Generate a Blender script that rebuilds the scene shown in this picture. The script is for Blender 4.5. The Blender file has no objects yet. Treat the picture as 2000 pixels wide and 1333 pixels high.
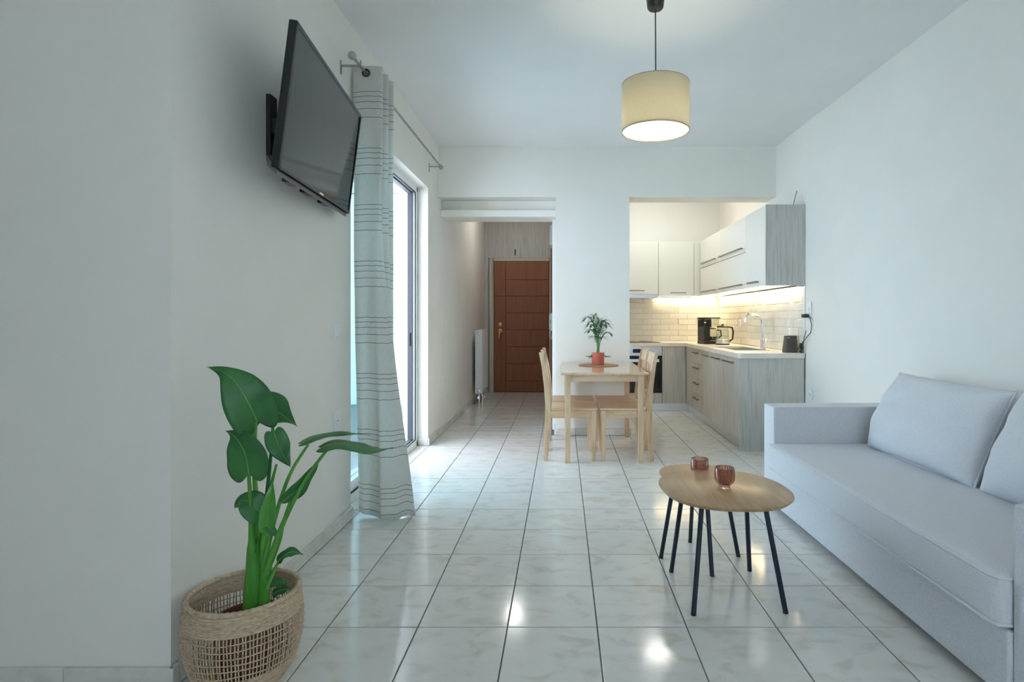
import bpy, bmesh, math, random
from mathutils import Vector, Matrix, noise
R = math.radians
random.seed(7)
SC = bpy.context.scene
C = SC.collection

# ------------------------------------------------------------------ camera
CH, F, CX, CY = 1.18, 1131.0, 1098.0, 623.0
cam_d = bpy.data.cameras.new('camera')
cam = bpy.data.objects.new('camera', cam_d); C.objects.link(cam)
cam.location = (0, 0, CH); cam.rotation_euler = (R(90), 0, 0)
cam_d.sensor_width = 36; cam_d.lens = 36 * F / 2000
cam_d.shift_x = -(CX - 1000) / 2000
cam_d.shift_y = (CY - 666.5) / 2000
cam_d.clip_start = 0.05
SC.camera = cam
# ------------------------------------------------------------------ world: hazy daylight
W = bpy.data.worlds.new('world'); SC.world = W; W.use_nodes = True
wn = W.node_tree.nodes['Background']
wn.inputs[0].default_value = (0.745, 0.835, 1.0, 1); wn.inputs[1].default_value = 11.0
# ------------------------------------------------------------------ colour management
SC.view_settings.view_transform = 'Standard'; SC.view_settings.look = 'None'
SC.view_settings.gamma = 1; SC.view_settings.use_curve_mapping = False
SC.view_settings.exposure = 0.10
SC.cycles.diffuse_bounces = 6; SC.cycles.max_bounces = 12
SC.cycles.transparent_max_bounces = 16

# ================================================================== materials
def nodes_of(m):
    m.use_nodes = True
    return m.node_tree.nodes, m.node_tree.links
def mat(name, col, rough=0.5, metal=0.0, spec=0.5, emit=None, es=0, trans=0, coat=0, alpha=1):
    m = bpy.data.materials.new(name); n, l = nodes_of(m)
    b = n['Principled BSDF']
    b.inputs['Base Color'].default_value = (*col, 1); b.inputs['Roughness'].default_value = rough
    b.inputs['Metallic'].default_value = metal; b.inputs['Specular IOR Level'].default_value = spec
    b.inputs['Transmission Weight'].default_value = trans; b.inputs['Coat Weight'].default_value = coat
    if emit: b.inputs['Emission Color'].default_value = (*emit, 1); b.inputs['Emission Strength'].default_value = es
    return m
def add(n, t, **kw):
    x = n.new(t)
    for k, v in kw.items():
        if k.startswith('i_'): x.inputs[k[2:].replace('_', ' ')].default_value = v
        else: setattr(x, k, v)
    return x
def ramp(n, stops):
    r = n.new('ShaderNodeValToRGB'); e = r.color_ramp.elements
    while len(e) < len(stops): e.new(0.5)
    for i, (p, c) in enumerate(stops): e[i].position = p; e[i].color = (*c, 1)
    return r
def noise_mat(name, stops, scale, stretch=(1, 1, 1), rough=0.5, bump=0, bscale=None, detail=4, rnd=True, spec=0.5, coat=0, dist=0.0, coords='Object'):
    m = mat(name, stops[0][1], rough, spec=spec, coat=coat); n, l = nodes_of(m); b = n['Principled BSDF']
    tc = n.new('ShaderNodeTexCoord'); mp = n.new('ShaderNodeMapping'); mp.inputs['Scale'].default_value = stretch
    l.new(tc.outputs[coords], mp.inputs['Vector'])
    if rnd:
        oi = n.new('ShaderNodeObjectInfo'); mu = add(n, 'ShaderNodeMath', operation='MULTIPLY'); mu.inputs[1].default_value = 37.0
        cb = n.new('ShaderNodeCombineXYZ'); l.new(oi.outputs['Random'], mu.inputs[0])
        for k in range(3): l.new(mu.outputs[0], cb.inputs[k])
        l.new(cb.outputs[0], mp.inputs['Location'])
    nz = n.new('ShaderNodeTexNoise'); nz.inputs['Scale'].default_value = scale; nz.inputs['Detail'].default_value = detail
    nz.inputs['Distortion'].default_value = dist
    l.new(mp.outputs[0], nz.inputs['Vector'])
    r = ramp(n, stops); l.new(nz.outputs['Fac'], r.inputs[0]); l.new(r.outputs[0], b.inputs['Base Color'])
    if bump:
        nb = n.new('ShaderNodeTexNoise'); nb.inputs['Scale'].default_value = bscale or scale; nb.inputs['Detail'].default_value = 2
        l.new(mp.outputs[0], nb.inputs['Vector'])
        bp = n.new('ShaderNodeBump'); bp.inputs['Strength'].default_value = bump; bp.inputs['Distance'].default_value = 0.002
        l.new(nb.outputs['Fac'], bp.inputs['Height']); l.new(bp.outputs[0], b.inputs['Normal'])
    return m
def glass_mat(name, col, rough=0.0, fac=0.06, refl=(1, 1, 1)):
    m = bpy.data.materials.new(name); n, l = nodes_of(m); n.remove(n['Principled BSDF'])
    t = n.new('ShaderNodeBsdfTransparent'); t.inputs[0].default_value = (*col, 1)
    g = n.new('ShaderNodeBsdfGlossy'); g.inputs['Roughness'].default_value = rough; g.inputs['Color'].default_value = (*refl, 1)
    lw = n.new('ShaderNodeFresnel'); ge = n.new('ShaderNodeNewGeometry'); ml = n.new('ShaderNodeMapRange')   # same reflectance on both faces of the sheet
    ml.inputs['To Min'].default_value = 1.45; ml.inputs['To Max'].default_value = 1/1.45; l.new(ge.outputs['Backfacing'], ml.inputs['Value']); l.new(ml.outputs[0], lw.inputs[0])
    mx = n.new('ShaderNodeMixShader'); l.new(lw.outputs[0], mx.inputs[0]); l.new(t.outputs[0], mx.inputs[1]); l.new(g.outputs[0], mx.inputs[2])
    l.new(mx.outputs[0], n['Material Output'].inputs[0])
    return m

M = {}
M['wall'] = noise_mat('wall_paint', [(0.35, (0.82, 0.795, 0.735)), (0.65, (0.84, 0.815, 0.755))], 3, rough=0.85, bump=0.05, bscale=120, rnd=False, spec=0.2)
M['ceiling'] = noise_mat('ceiling_paint', [(0.35, (0.80, 0.80, 0.79)), (0.65, (0.82, 0.82, 0.81))], 2, rough=0.9, rnd=False, spec=0.15)
M['kwall'] = noise_mat('kitchen_paint', [(0.35, (0.83, 0.83, 0.80)), (0.65, (0.85, 0.85, 0.82))], 2, rough=0.85, rnd=False, spec=0.2)
M['grout'] = noise_mat('floor_grout', [(0.3, (0.13, 0.13, 0.13)), (0.7, (0.19, 0.185, 0.18))], 30, rough=0.9, rnd=False)
M['outdoor'] = mat('outdoor_render', (0.85, 0.85, 0.84), 0.9)

def tile_mat():
    m = noise_mat('ceramic_floor_tile', [(0.32, (0.63, 0.60, 0.54)), (0.46, (0.71, 0.70, 0.66)), (0.62, (0.735, 0.73, 0.695)), (0.78, (0.69, 0.675, 0.635))], 8, (1, 1.6, 1), rough=0.12, detail=9, dist=0.7, spec=0.5)
    n, l = nodes_of(m); b = n['Principled BSDF']
    tc = n.new('ShaderNodeTexCoord'); nz = add(n, 'ShaderNodeTexNoise'); nz.inputs['Scale'].default_value = 9
    l.new(tc.outputs['Object'], nz.inputs['Vector'])
    bp = n.new('ShaderNodeBump'); bp.inputs['Strength'].default_value = 0.06; bp.inputs['Distance'].default_value = 0.004
    l.new(nz.outputs['Fac'], bp.inputs['Height']); l.new(bp.outputs[0], b.inputs['Normal'])
    return m
M['tile'] = tile_mat()
M['base_tile'] = noise_mat('ceramic_skirting', [(0.3, (0.62, 0.60, 0.54)), (0.6, (0.72, 0.71, 0.67))], 9, rough=0.25, detail=6, dist=1)
M['pine'] = noise_mat('pale_rubberwood', [(0.25, (0.56, 0.35, 0.19)), (0.5, (0.72, 0.49, 0.30)), (0.75, (0.80, 0.59, 0.39))], 6, (5, 5, 0.7), rough=0.33, detail=5, dist=0.4)
M['pine_h'] = noise_mat('pale_rubberwood_rails', [(0.25, (0.56, 0.35, 0.19)), (0.5, (0.72, 0.49, 0.30)), (0.75, (0.80, 0.59, 0.39))], 6, (0.7, 5, 5), rough=0.33, detail=5, dist=0.4)
M['pine_top'] = noise_mat('pale_rubberwood_top', [(0.25, (0.60, 0.39, 0.22)), (0.5, (0.72, 0.51, 0.32)), (0.75, (0.79, 0.60, 0.41))], 6, (5, 0.7, 5), rough=0.12, detail=5, dist=0.4, coat=0.4)
M['oak'] = noise_mat('oak_veneer', [(0.25, (0.35, 0.215, 0.105)), (0.5, (0.45, 0.29, 0.15)), (0.75, (0.52, 0.345, 0.185))], 5, (7, 1, 7), rough=0.32, detail=6, dist=0.5, rnd=False)
M['greywood'] = noise_mat('grey_oak_laminate', [(0.27, (0.38, 0.355, 0.325)), (0.45, (0.52, 0.505, 0.475)), (0.6, (0.58, 0.555, 0.525)), (0.8, (0.48, 0.455, 0.425))], 6, (9, 9, 0.45), rough=0.45, detail=7, dist=0.6, rnd=True)
M['reddoor'] = noise_mat('cherry_door_veneer', [(0.25, (0.23, 0.082, 0.038)), (0.5, (0.275, 0.10, 0.047)), (0.75, (0.32, 0.12, 0.057))], 4, (9, 9, 0.5), rough=0.5, detail=6, dist=0.4)
M['gloss'] = mat('white_gloss_lacquer', (0.80, 0.805, 0.76), 0.09, spec=0.5)
M['counter'] = noise_mat('pale_worktop_laminate', [(0.3, (0.74, 0.68, 0.59)), (0.6, (0.82, 0.77, 0.70))], 5, (1, 4, 1), rough=0.35, detail=6)
M['steel'] = mat('brushed_steel', (0.62, 0.62, 0.62), 0.28, 1)
M['chrome'] = mat('chrome', (0.85, 0.86, 0.88), 0.06, 1)
M['handle'] = mat('satin_nickel', (0.26, 0.24, 0.21), 0.35, 1)
M['alu'] = mat('aluminium_plinth', (0.72, 0.74, 0.76), 0.3, 0.9)
M['black'] = mat('black_plastic', (0.015, 0.016, 0.018), 0.35)
M['tvframe'] = mat('dark_tv_plastic', (0.012, 0.014, 0.015), 0.3)
M['tvback'] = mat('tv_speaker_bar', (0.10, 0.10, 0.11), 0.35)
M['screen'] = mat('tv_screen', (0.020, 0.017, 0.016), 0.08, spec=0.26)
M['blackglass'] = mat('black_glass', (0.012, 0.013, 0.015), 0.05)
M['navy'] = mat('blue_black_metal', (0.017, 0.028, 0.048), 0.35, 0.3)
M['white'] = mat('white_plastic', (0.82, 0.83, 0.83), 0.35)
M['pvc'] = mat('white_pvc_frame', (0.80, 0.82, 0.82), 0.3)
M['seal'] = mat('dark_seal', (0.025, 0.03, 0.035), 0.5)
M['channel'] = mat('grey_track', (0.07, 0.08, 0.095), 0.45)
M['enamel'] = mat('white_enamel', (0.80, 0.82, 0.84), 0.3)
M['brass'] = mat('polished_brass', (0.85, 0.62, 0.28), 0.18, 1)
M['doorframe'] = mat('cream_door_frame', (0.55, 0.54, 0.44), 0.5)
M['greystrip'] = mat('grey_blue_jamb', (0.26, 0.29, 0.31), 0.5)
M['rod'] = mat('satin_steel_rod', (0.42, 0.41, 0.39), 0.35, 0.9)
M['bronze'] = mat('dark_eyelet', (0.05, 0.045, 0.04), 0.3, 0.8)
M['glass'] = glass_mat('clear_pane', (0.93, 0.97, 0.97))
M['tealglass'] = glass_mat('teal_tinted_pane', (0.76, 0.87, 0.885))
M['clearglass'] = glass_mat('kettle_glass', (0.80, 0.82, 0.80))
M['amber'] = mat('smoked_rose_glass', (0.70, 0.47, 0.42), 0.02, trans=1.0); M['amber'].node_tree.nodes['Principled BSDF'].inputs['IOR'].default_value = 1.35
M['led'] = mat('warm_led', (1, 0.9, 0.7), 0.5, emit=(1.0, 0.80, 0.48), es=32)
M['bulb'] = mat('lit_bulb', (1, 1, 1), 0.5, emit=(1.0, 0.89, 0.70), es=80)
M['diffuser'] = mat('lit_diffuser', (1, 1, 1), 0.5, emit=(1.0, 0.97, 0.91), es=32)
M['sofa'] = noise_mat('pale_grey_upholstery', [(0.35, (0.62, 0.63, 0.66)), (0.65, (0.73, 0.735, 0.76))], 260, rough=0.95, bump=0.5, bscale=420, detail=3, spec=0.15, rnd=False)
M['piping'] = noise_mat('upholstery_piping', [(0.35, (0.64, 0.645, 0.67)), (0.65, (0.74, 0.74, 0.76))], 260, rough=0.95, spec=0.15, rnd=False)
M['linenshade'] = None
M['leaf'] = noise_mat('dark_green_leaf', [(0.3, (0.020, 0.105, 0.030)), (0.7, (0.052, 0.20, 0.055))], 9, rough=0.42, detail=3, spec=0.35)
M['leafpale'] = noise_mat('young_green_leaf', [(0.3, (0.05, 0.24, 0.035)), (0.7, (0.10, 0.33, 0.05))], 9, rough=0.32, detail=3)
M['vein'] = mat('leaf_midrib', (0.14, 0.34, 0.09), 0.4)
M['stem'] = noise_mat('green_stem', [(0.3, (0.045, 0.24, 0.025)), (0.7, (0.10, 0.36, 0.045))], 6, (6, 6, 1), rough=0.32)
M['palm'] = noise_mat('palm_leaflet', [(0.3, (0.02, 0.09, 0.025)), (0.7, (0.05, 0.19, 0.045))], 20, rough=0.4)
M['palmstem'] = mat('palm_stalk', (0.16, 0.36, 0.10), 0.45)
M['coral'] = mat('coral_ceramic', (0.62, 0.17, 0.12), 0.3)
M['soil'] = noise_mat('potting_soil', [(0.3, (0.03, 0.02, 0.015)), (0.7, (0.08, 0.05, 0.035))], 60, rough=0.95, bump=1, bscale=80)
M['terracotta'] = mat('brown_nursery_pot', (0.20, 0.085, 0.06), 0.6)
M['seagrass'] = noise_mat('woven_seagrass', [(0.25, (0.36, 0.25, 0.15)), (0.5, (0.55, 0.43, 0.29)), (0.75, (0.66, 0.54, 0.39))], 60, (1, 1, 3), rough=0.75, bump=0.8, bscale=120, detail=3)
M['mat'] = noise_mat('rattan_placemat', [(0.3, (0.36, 0.19, 0.09)), (0.7, (0.56, 0.34, 0.18))], 90, rough=0.7, bump=0.8, bscale=150)
M['zellige'] = noise_mat('glazed_white_brick', [(0.3, (0.70, 0.68, 0.62)), (0.7, (0.79, 0.78, 0.73))], 4, rough=0.07, bump=0.9, bscale=16, spec=0.6)
M['brickgrout'] = mat('pale_brick_grout', (0.62, 0.60, 0.55), 0.9)
M['routergrey'] = mat('dark_taupe_plastic', (0.085, 0.08, 0.07), 0.45)
def linen():
    m = noise_mat('linen_shade', [(0.35, (0.60, 0.55, 0.43)), (0.65, (0.70, 0.65, 0.52))], 90, (1, 1, 5), rough=0.9, bump=0.4, bscale=200, rnd=False)
    n, l = nodes_of(m); b = n['Principled BSDF']; tr = n.new('ShaderNodeBsdfTranslucent'); tr.inputs[0].default_value = (0.76, 0.70, 0.54, 1)
    mx = n.new('ShaderNodeMixShader'); mx.inputs[0].default_value = 0.46
    l.new(b.outputs[0], mx.inputs[1]); l.new(tr.outputs[0], mx.inputs[2]); l.new(mx.outputs[0], n['Material Output'].inputs[0])
    return m
M['linenshade'] = linen()
M['shadein'] = mat('shade_lining', (0.85, 0.86, 0.82), 0.6)
def _lining():
    n, l = nodes_of(M['shadein']); tr = n.new('ShaderNodeBsdfTranslucent'); tr.inputs[0].default_value = (0.85, 0.82, 0.72, 1); mx = n.new('ShaderNodeMixShader'); mx.inputs[0].default_value = 0.17
    l.new(n['Principled BSDF'].outputs[0], mx.inputs[1]); l.new(tr.outputs[0], mx.inputs[2]); l.new(mx.outputs[0], n['Material Output'].inputs[0])
_lining()
def curtain_mat():
    # pale linen with woven dark threads in groups of five, repeating down the cloth (UV v = height along the cloth, metres)
    m = mat('striped_linen_curtain', (0.72, 0.70, 0.64), 0.9, spec=0.1); n, l = nodes_of(m); b = n['Principled BSDF']
    uv = n.new('ShaderNodeUVMap'); sp = n.new('ShaderNodeSeparateXYZ'); l.new(uv.outputs[0], sp.inputs[0])
    def mth(op, a, v=None):
        x = add(n, 'ShaderNodeMath', operation=op)
        l.new(a, x.inputs[0]) if not isinstance(a, (int, float)) else None
        if isinstance(a, (int, float)): x.inputs[0].default_value = a
        if v is not None:
            if isinstance(v, (int, float)): x.inputs[1].default_value = v
            else: l.new(v, x.inputs[1])
        return x.outputs[0]
    s = mth('MODULO', mth('SUBTRACT', 4.174, sp.outputs[1]), 0.3315)      # distance below the first thread of the group
    acc = None
    for k in (0.003, 0.030, 0.062, 0.103, 0.153):
        d = mth('LESS_THAN', mth('ABSOLUTE', mth('SUBTRACT', s, k)), 0.0013)
        acc = d if acc is None else mth('MAXIMUM', acc, d)
    wv = n.new('ShaderNodeTexNoise'); wv.inputs['Scale'].default_value = 1; mp = n.new('ShaderNodeMapping'); mp.inputs['Scale'].default_value = (260, 30, 1)
    l.new(uv.outputs[0], mp.inputs[0]); l.new(mp.outputs[0], wv.inputs['Vector'])
    r = ramp(n, [(0.3, (0.78, 0.765, 0.72)), (0.7, (0.87, 0.86, 0.82))]); l.new(wv.outputs[0], r.inputs[0])
    mx = add(n, 'ShaderNodeMix', data_type='RGBA'); l.new(acc, mx.inputs['Factor']); l.new(r.outputs[0], mx.inputs[6]); mx.inputs[7].default_value = (0.12, 0.11, 0.10, 1)
    l.new(mx.outputs[2], b.inputs['Base Color'])
    tr = n.new('ShaderNodeBsdfTranslucent'); l.new(mx.outputs[2], tr.inputs[0])
    ms = n.new('ShaderNodeMixShader'); ms.inputs[0].default_value = 0.48
    l.new(b.outputs[0], ms.inputs[1]); l.new(tr.outputs[0], ms.inputs[2]); l.new(ms.outputs[0], n['Material Output'].inputs[0])
    return m
M['curtain'] = curtain_mat()

# ================================================================== building helpers
ORG = {}
class MB:
    def __init__(s): s.v = []; s.f = []; s.uv = None
    def quad(s, a, b, c, d):
        k = len(s.v); s.v += [tuple(a), tuple(b), tuple(c), tuple(d)]; s.f.append((k, k+1, k+2, k+3)); return s
    def box(s, x0, x1, y0, y1, z0, z1):
        k = len(s.v)
        s.v += [(x0,y0,z0),(x1,y0,z0),(x1,y1,z0),(x0,y1,z0),(x0,y0,z1),(x1,y0,z1),(x1,y1,z1),(x0,y1,z1)]
        s.f += [tuple(k+i for i in q) for q in ((0,3,2,1),(4,5,6,7),(0,1,5,4),(1,2,6,5),(2,3,7,6),(3,0,4,7))]
        return s
    def prism(s, pts, z0, z1):                                   # polygon (ccw) in xy
        k = len(s.v); n = len(pts)
        s.v += [(x, y, z0) for x, y in pts] + [(x, y, z1) for x, y in pts]
        s.f.append(tuple(k + i for i in reversed(range(n)))); s.f.append(tuple(k + n + i for i in range(n)))
        for i in range(n): j = (i + 1) % n; s.f.append((k+i, k+j, k+n+j, k+n+i))
        return s
    def loft(s, rings, closed=True, caps=True):
        k = len(s.v); n = len(rings[0])
        for r in rings: s.v += [tuple(p) for p in r]
        for i in range(len(rings) - 1):
            for j in range(n if closed else n - 1):
                a = k + i*n + j; b = k + i*n + (j+1) % n
                s.f.append((a, b, b + n, a + n))
        if caps and closed:
            s.f.append(tuple(k + j for j in reversed(range(n)))); s.f.append(tuple(k + (len(rings)-1)*n + j for j in range(n)))
        return s
    def tube(s, pts, r, seg=8, caps=True):
        pts = [Vector(p) for p in pts]; rings = []; ref = None
        for i, p in enumerate(pts):
            t = ((pts[min(i+1, len(pts)-1)] - pts[max(i-1, 0)])).normalized()
            if ref is None: ref = Vector((0,0,1)) if abs(t.z) < 0.9 else Vector((1,0,0))
            a = (ref - t * ref.dot(t)).normalized(); ref = a; b = t.cross(a)
            rr = r[i] if isinstance(r, (list, tuple)) else r
            rings.append([p + (a*math.cos(2*math.pi*j/seg) + b*math.sin(2*math.pi*j/seg)) * rr for j in range(seg)])
        return s.loft(rings, True, caps)
    def lathe(s, prof, c=(0,0), seg=32, caps=True):              # prof: (r, z)
        rings = [[(c[0] + max(r, 1e-4)*math.cos(2*math.pi*j/seg), c[1] + max(r, 1e-4)*math.sin(2*math.pi*j/seg), z) for j in range(seg)] for r, z in prof]
        return s.loft(rings, True, caps)
    def grid(s, fn, nu, nv):
        k = len(s.v)
        for i in range(nu + 1):
            for j in range(nv + 1): s.v.append(tuple(fn(i/nu, j/nv)))
        for i in range(nu):
            for j in range(nv):
                a = k + i*(nv+1) + j; s.f.append((a, a + nv + 1, a + nv + 2, a + 1))
        return s
    def xf(s, m, start=0):
        s.v = s.v[:start] + [tuple(m @ Vector(p)) for p in s.v[start:]]; return s
    def build(s, name, material, parent=None, bevel=0, seg=2, smooth=None, org=None, solid=0):
        o3 = ORG.get(parent.name, Vector((0,0,0))) if parent else (Vector(org) if org else Vector((0,0,0)))
        me = bpy.data.meshes.new(name); me.from_pydata([tuple(Vector(p) - o3) for p in s.v], [], s.f)
        bm = bmesh.new(); bm.from_mesh(me)
        bmesh.ops.remove_doubles(bm, verts=bm.verts, dist=1e-6)
        if solid == 0: bmesh.ops.recalc_face_normals(bm, faces=bm.faces)
        if bevel:
            ed = [e for e in bm.edges if len(e.link_faces) == 2 and e.calc_face_angle(0) > 0.5]
            bmesh.ops.bevel(bm, geom=ed, offset=bevel, segments=seg, profile=0.5, affect='EDGES', clamp_overlap=True)
        if smooth is None: smooth = bool(bevel)
        if smooth:
            for f in bm.faces: f.smooth = True
            for e in bm.edges:
                if len(e.link_faces) == 2 and e.calc_face_angle(0) > 0.7: e.smooth = False
        bm.to_mesh(me); bm.free()
        if material: me.materials.append(material if not isinstance(material, str) else M[material])
        o = bpy.data.objects.new(name, me); C.objects.link(o)
        if parent: o.parent = parent
        elif org: o.location = org
        ORG[o.name] = o3 if parent or org else Vector((0,0,0))
        if bevel: wnm = o.modifiers.new('normals', 'WEIGHTED_NORMAL'); wnm.keep_sharp = True
        if solid:
            md = o.modifiers.new('thickness', 'SOLIDIFY'); md.thickness = solid; md.offset = 0
        return o
def tag(o, label=None, cat=None, group=None, kind=None):
    if label: o['label'] = label
    if cat: o['category'] = cat
    if group: o['group'] = group
    if kind: o['kind'] = kind
    return o
def thing(name, label, cat, loc=(0,0,0), rz=0, group=None, local=False, kind=None):
    o = bpy.data.objects.new(name, None); C.objects.link(o); o.empty_display_size = 0.1
    o.location = loc; o.rotation_euler = (0, 0, rz)
    ORG[o.name] = Vector((0,0,0)) if local else Vector(loc)
    return tag(o, label, cat, group, kind)
def dup(o, parent=None):
    c = o.copy(); C.objects.link(c); c.parent = parent
    for ch in list(o.children): dup(ch, c)
    return c
def box(name, dims, m, parent=None, bevel=0, seg=2, **k): return MB().box(*dims).build(name, m, parent, bevel, seg, **k)
def struct(o): o['kind'] = 'structure'; return o
def at(u, v, d): return Vector(((u - CX) * d / F, d, CH - (v - CY) * d / F))

# ================================================================== the room
XL, XR, ZC, YB = -1.25, 2.165, 2.921, 5.86
def XRW(y): return 2.165 + max(0, 5.15 - y) * 0.0262          # the side wall opens out slightly towards the camera
YN, XF = -1.9, -3.3                                            # wall behind the camera, far side of the living area
YK, YH = 7.98, 9.36                                            # kitchen end wall, entrance wall
# floor: grout bed + ceramic tiles
fl = struct(MB().box(-3.3, 2.5, -1.9, 9.6, -0.12, -0.004).build('floor', 'grout'))
fl['label'] = 'glossy cream ceramic tile floor with thin dark joints'
T, G = 0.3432, 0.0052
TX0, TY0 = -0.8957, 2.2151
def tile_mesh(w, h, name='floor_tile'):
    b = 0.0016; m = MB(); t = 0.010
    m.loft([[(-w/2,-h/2,-t),(w/2,-h/2,-t),(w/2,h/2,-t),(-w/2,h/2,-t)], [(-w/2,-h/2,-b*.6),(w/2,-h/2,-b*.6),(w/2,h/2,-b*.6),(-w/2,h/2,-b*.6)],
            [(-w/2+b,-h/2+b,0),(w/2-b,-h/2+b,0),(w/2-b,h/2-b,0),(-w/2+b,h/2-b,0)]])
    return m
full_tile = None
regions = [(-1.239, 2.35, 1.86, 5.647), (-1.239, -0.11, 5.647, YH), (-0.11, 0.682, 5.647, YB), (0.682, XR, 5.647, YK), (-1.36, -1.239, 3.42, 5.40)]
for (x0, x1, y0, y1) in regions:
    for i in range(-3, 11):
        for j in range(-2, 23):
            a0, a1 = max(x0, TX0 + i*T), min(x1, TX0 + (i+1)*T); b0, b1 = max(y0, TY0 + j*T), min(y1, TY0 + (j+1)*T)
            if a1 - a0 < 0.03 or b1 - b0 < 0.03: continue
            cx, cy = (a0+a1)/2, (b0+b1)/2
            if a1 - a0 > T - 1e-4 and b1 - b0 > T - 1e-4:
                if full_tile is None:
                    o = tile_mesh(T-G, T-G).build('tile', 'tile', fl); full_tile = o
                else:
                    o = full_tile.copy(); C.objects.link(o); o.parent = fl
            else:
                o = tile_mesh(a1-a0-G, b1-b0-G).build('tile', 'tile', fl)
            o.location = (cx, cy, 0); 
mm = MB()
for i in range(-8, 11):
    for j in range(-12, 0):
        a0, a1, b0, b1 = TX0 + i*T, TX0 + (i+1)*T, TY0 + j*T, TY0 + (j+1)*T
        b1 = min(b1, 1.86)
        if b1 - b0 < 0.05 or (b1 > 1.86): continue
        mm.box(a0+G/2, a1-G/2, b0+G/2, b1-G/2, -0.01, 0)
o = mm.build('tile_field', 'tile', fl); o['kind'] = 'stuff'
# ceiling and walls
struct(box('ceiling', (-3.4, 2.5, -2.0, 9.6, ZC, ZC + 0.15), 'ceiling'))
wl = MB()
D0, D1, DZ = 3.423, 5.396, 2.401                               # balcony door opening in the side wall
wl.box(XL-0.22, XL, 1.85, D0, 0, ZC); wl.box(XL-0.22, XL, D1, YH+0.1, 0, ZC); wl.box(XL-0.22, XL, D0, D1, DZ, ZC)
struct(wl.build('wall_left', 'wall'))
struct(box('wall_left_front', (XF, XL-0.0005, 1.8505, 2.07, 0, ZC), 'wall'))
struct(box('wall_left_near', (XF-0.12, XF, YN, 2.07, 0, ZC), 'wall'))
struct(MB().prism([(XRW(YN), YN), (XRW(YN)+0.12, YN), (XR+0.12, 5.15), (XR+0.12, YK+0.12), (XR, YK+0.12), (XR, 5.15)], 0, ZC).build('wall_right', 'wall'))
# back wall: beam right across, pillar between the hallway and the kitchen
bk = MB(); bk.box(-0.067, 0.682, YB, 6.14, 0, 2.413); bk.box(XL, XR, YB, 6.14, 2.413, ZC)
struct(bk.build('wall_back', 'wall'))
struct(box('wall_hall_kitchen', (-0.105, 0.60, 6.141, YH, 0, ZC), 'kwall'))
struct(box('wall_kitchen_back', (0.60, XR, YK, YK+0.12, 0, ZC), 'kwall'))
struct(box('wall_hall_end', (XL, 0.7, YH, YH+0.12, 0, ZC), 'wall'))
# dropped lintel in the hallway opening: recessed band and projecting lip
t1 = MB(); t1.box(XL, -0.067, 6.04, 6.141, 2.30, 2.413); t1.box(XL, -0.067, 5.95, 6.27, 2.228, 2.30)
struct(t1.build('trim_1', 'wall', bevel=0.006))
# wall behind the camera with the wide balcony window
WX0, WX1, WZ0, WZ1 = -0.1, 1.5, 0.90, 2.15
nw = MB(); nw.box(XF, WX0, YN-0.2, YN, 0, ZC); nw.box(WX1, 2.5, YN-0.2, YN, 0, ZC); nw.box(WX0, WX1, YN-0.2, YN, WZ1, ZC); nw.box(WX0, WX1, YN-0.2, YN, 0, WZ0)
struct(nw.build('wall_near', 'wall'))
w1 = thing('window_1', 'white framed window behind the sitting area', None, ((WX0+WX1)/2, YN-0.1, WZ0), kind='structure')
fr = MB(); n3 = 2
for k in range(n3 + 1):
    x = WX0 + (WX1-WX0)*k/n3; fr.box(max(WX0, x-0.04), min(WX1, x+0.04), YN-0.14, YN-0.07, WZ0, WZ1)
fr.box(WX0, WX1, YN-0.14, YN-0.07, WZ0, WZ0+0.08); fr.box(WX0, WX1, YN-0.14, YN-0.07, WZ1-0.08, WZ1)
fr.build('window_frame', 'pvc', w1)
for k in range(n3):
    x0 = WX0 + (WX1-WX0)*k/n3 + 0.04; x1 = WX0 + (WX1-WX0)*(k+1)/n3 - 0.04
    box('pane', (x0, x1, YN-0.108, YN-0.102, WZ0+0.08, WZ1-0.08), 'glass', w1)

# skirting tiles
def skirting(name, segs, joints):
    """segs: list of (axis, fixed coordinate, wall side sign, start, end)"""
    root = thing(name, 'row of cream ceramic skirting tiles along the ' + joints, None, (0, 0, 0), kind='structure')
    for (ax, c, sgn, a, b) in segs:
        p = TY0 if ax == 'y' else TX0
        k0 = math.floor((a - p) / T); e = [a] + [p + k*T for k in range(k0+1, k0+40) if a + 0.02 < p + k*T < b - 0.02] + [b]
        for q0, q1 in zip(e, e[1:]):
            c0, c1 = sorted((c, c + sgn*0.016))
            d = (c0, c1, q0+0.0015, q1-0.0015, 0.002, 0.070) if ax == 'y' else (q0+0.0015, q1-0.0015, c0, c1, 0.002, 0.070)
            box('tile', d, 'base_tile', root, 0.002, 1)
    return root
skirting('baseboard_left', [('y', XL, 1, 1.834, D0), ('y', XL, 1, D1-0.016, YH-0.05), ('x', D1, -1, -1.345, XL), ('x', D0, 1, -1.345, XL)], 'side wall')
skirting('baseboard_front', [('x', 1.85, -1, -3.28, XL+0.016)], 'wall facing the camera')
skirting('baseboard_back', [('x', YB, -1, -0.067, 0.682), ('y', -0.067, -1, YB, 6.14), ('y', 0.682, 1, YB, 6.14)], 'foot of the pillar')

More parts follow.
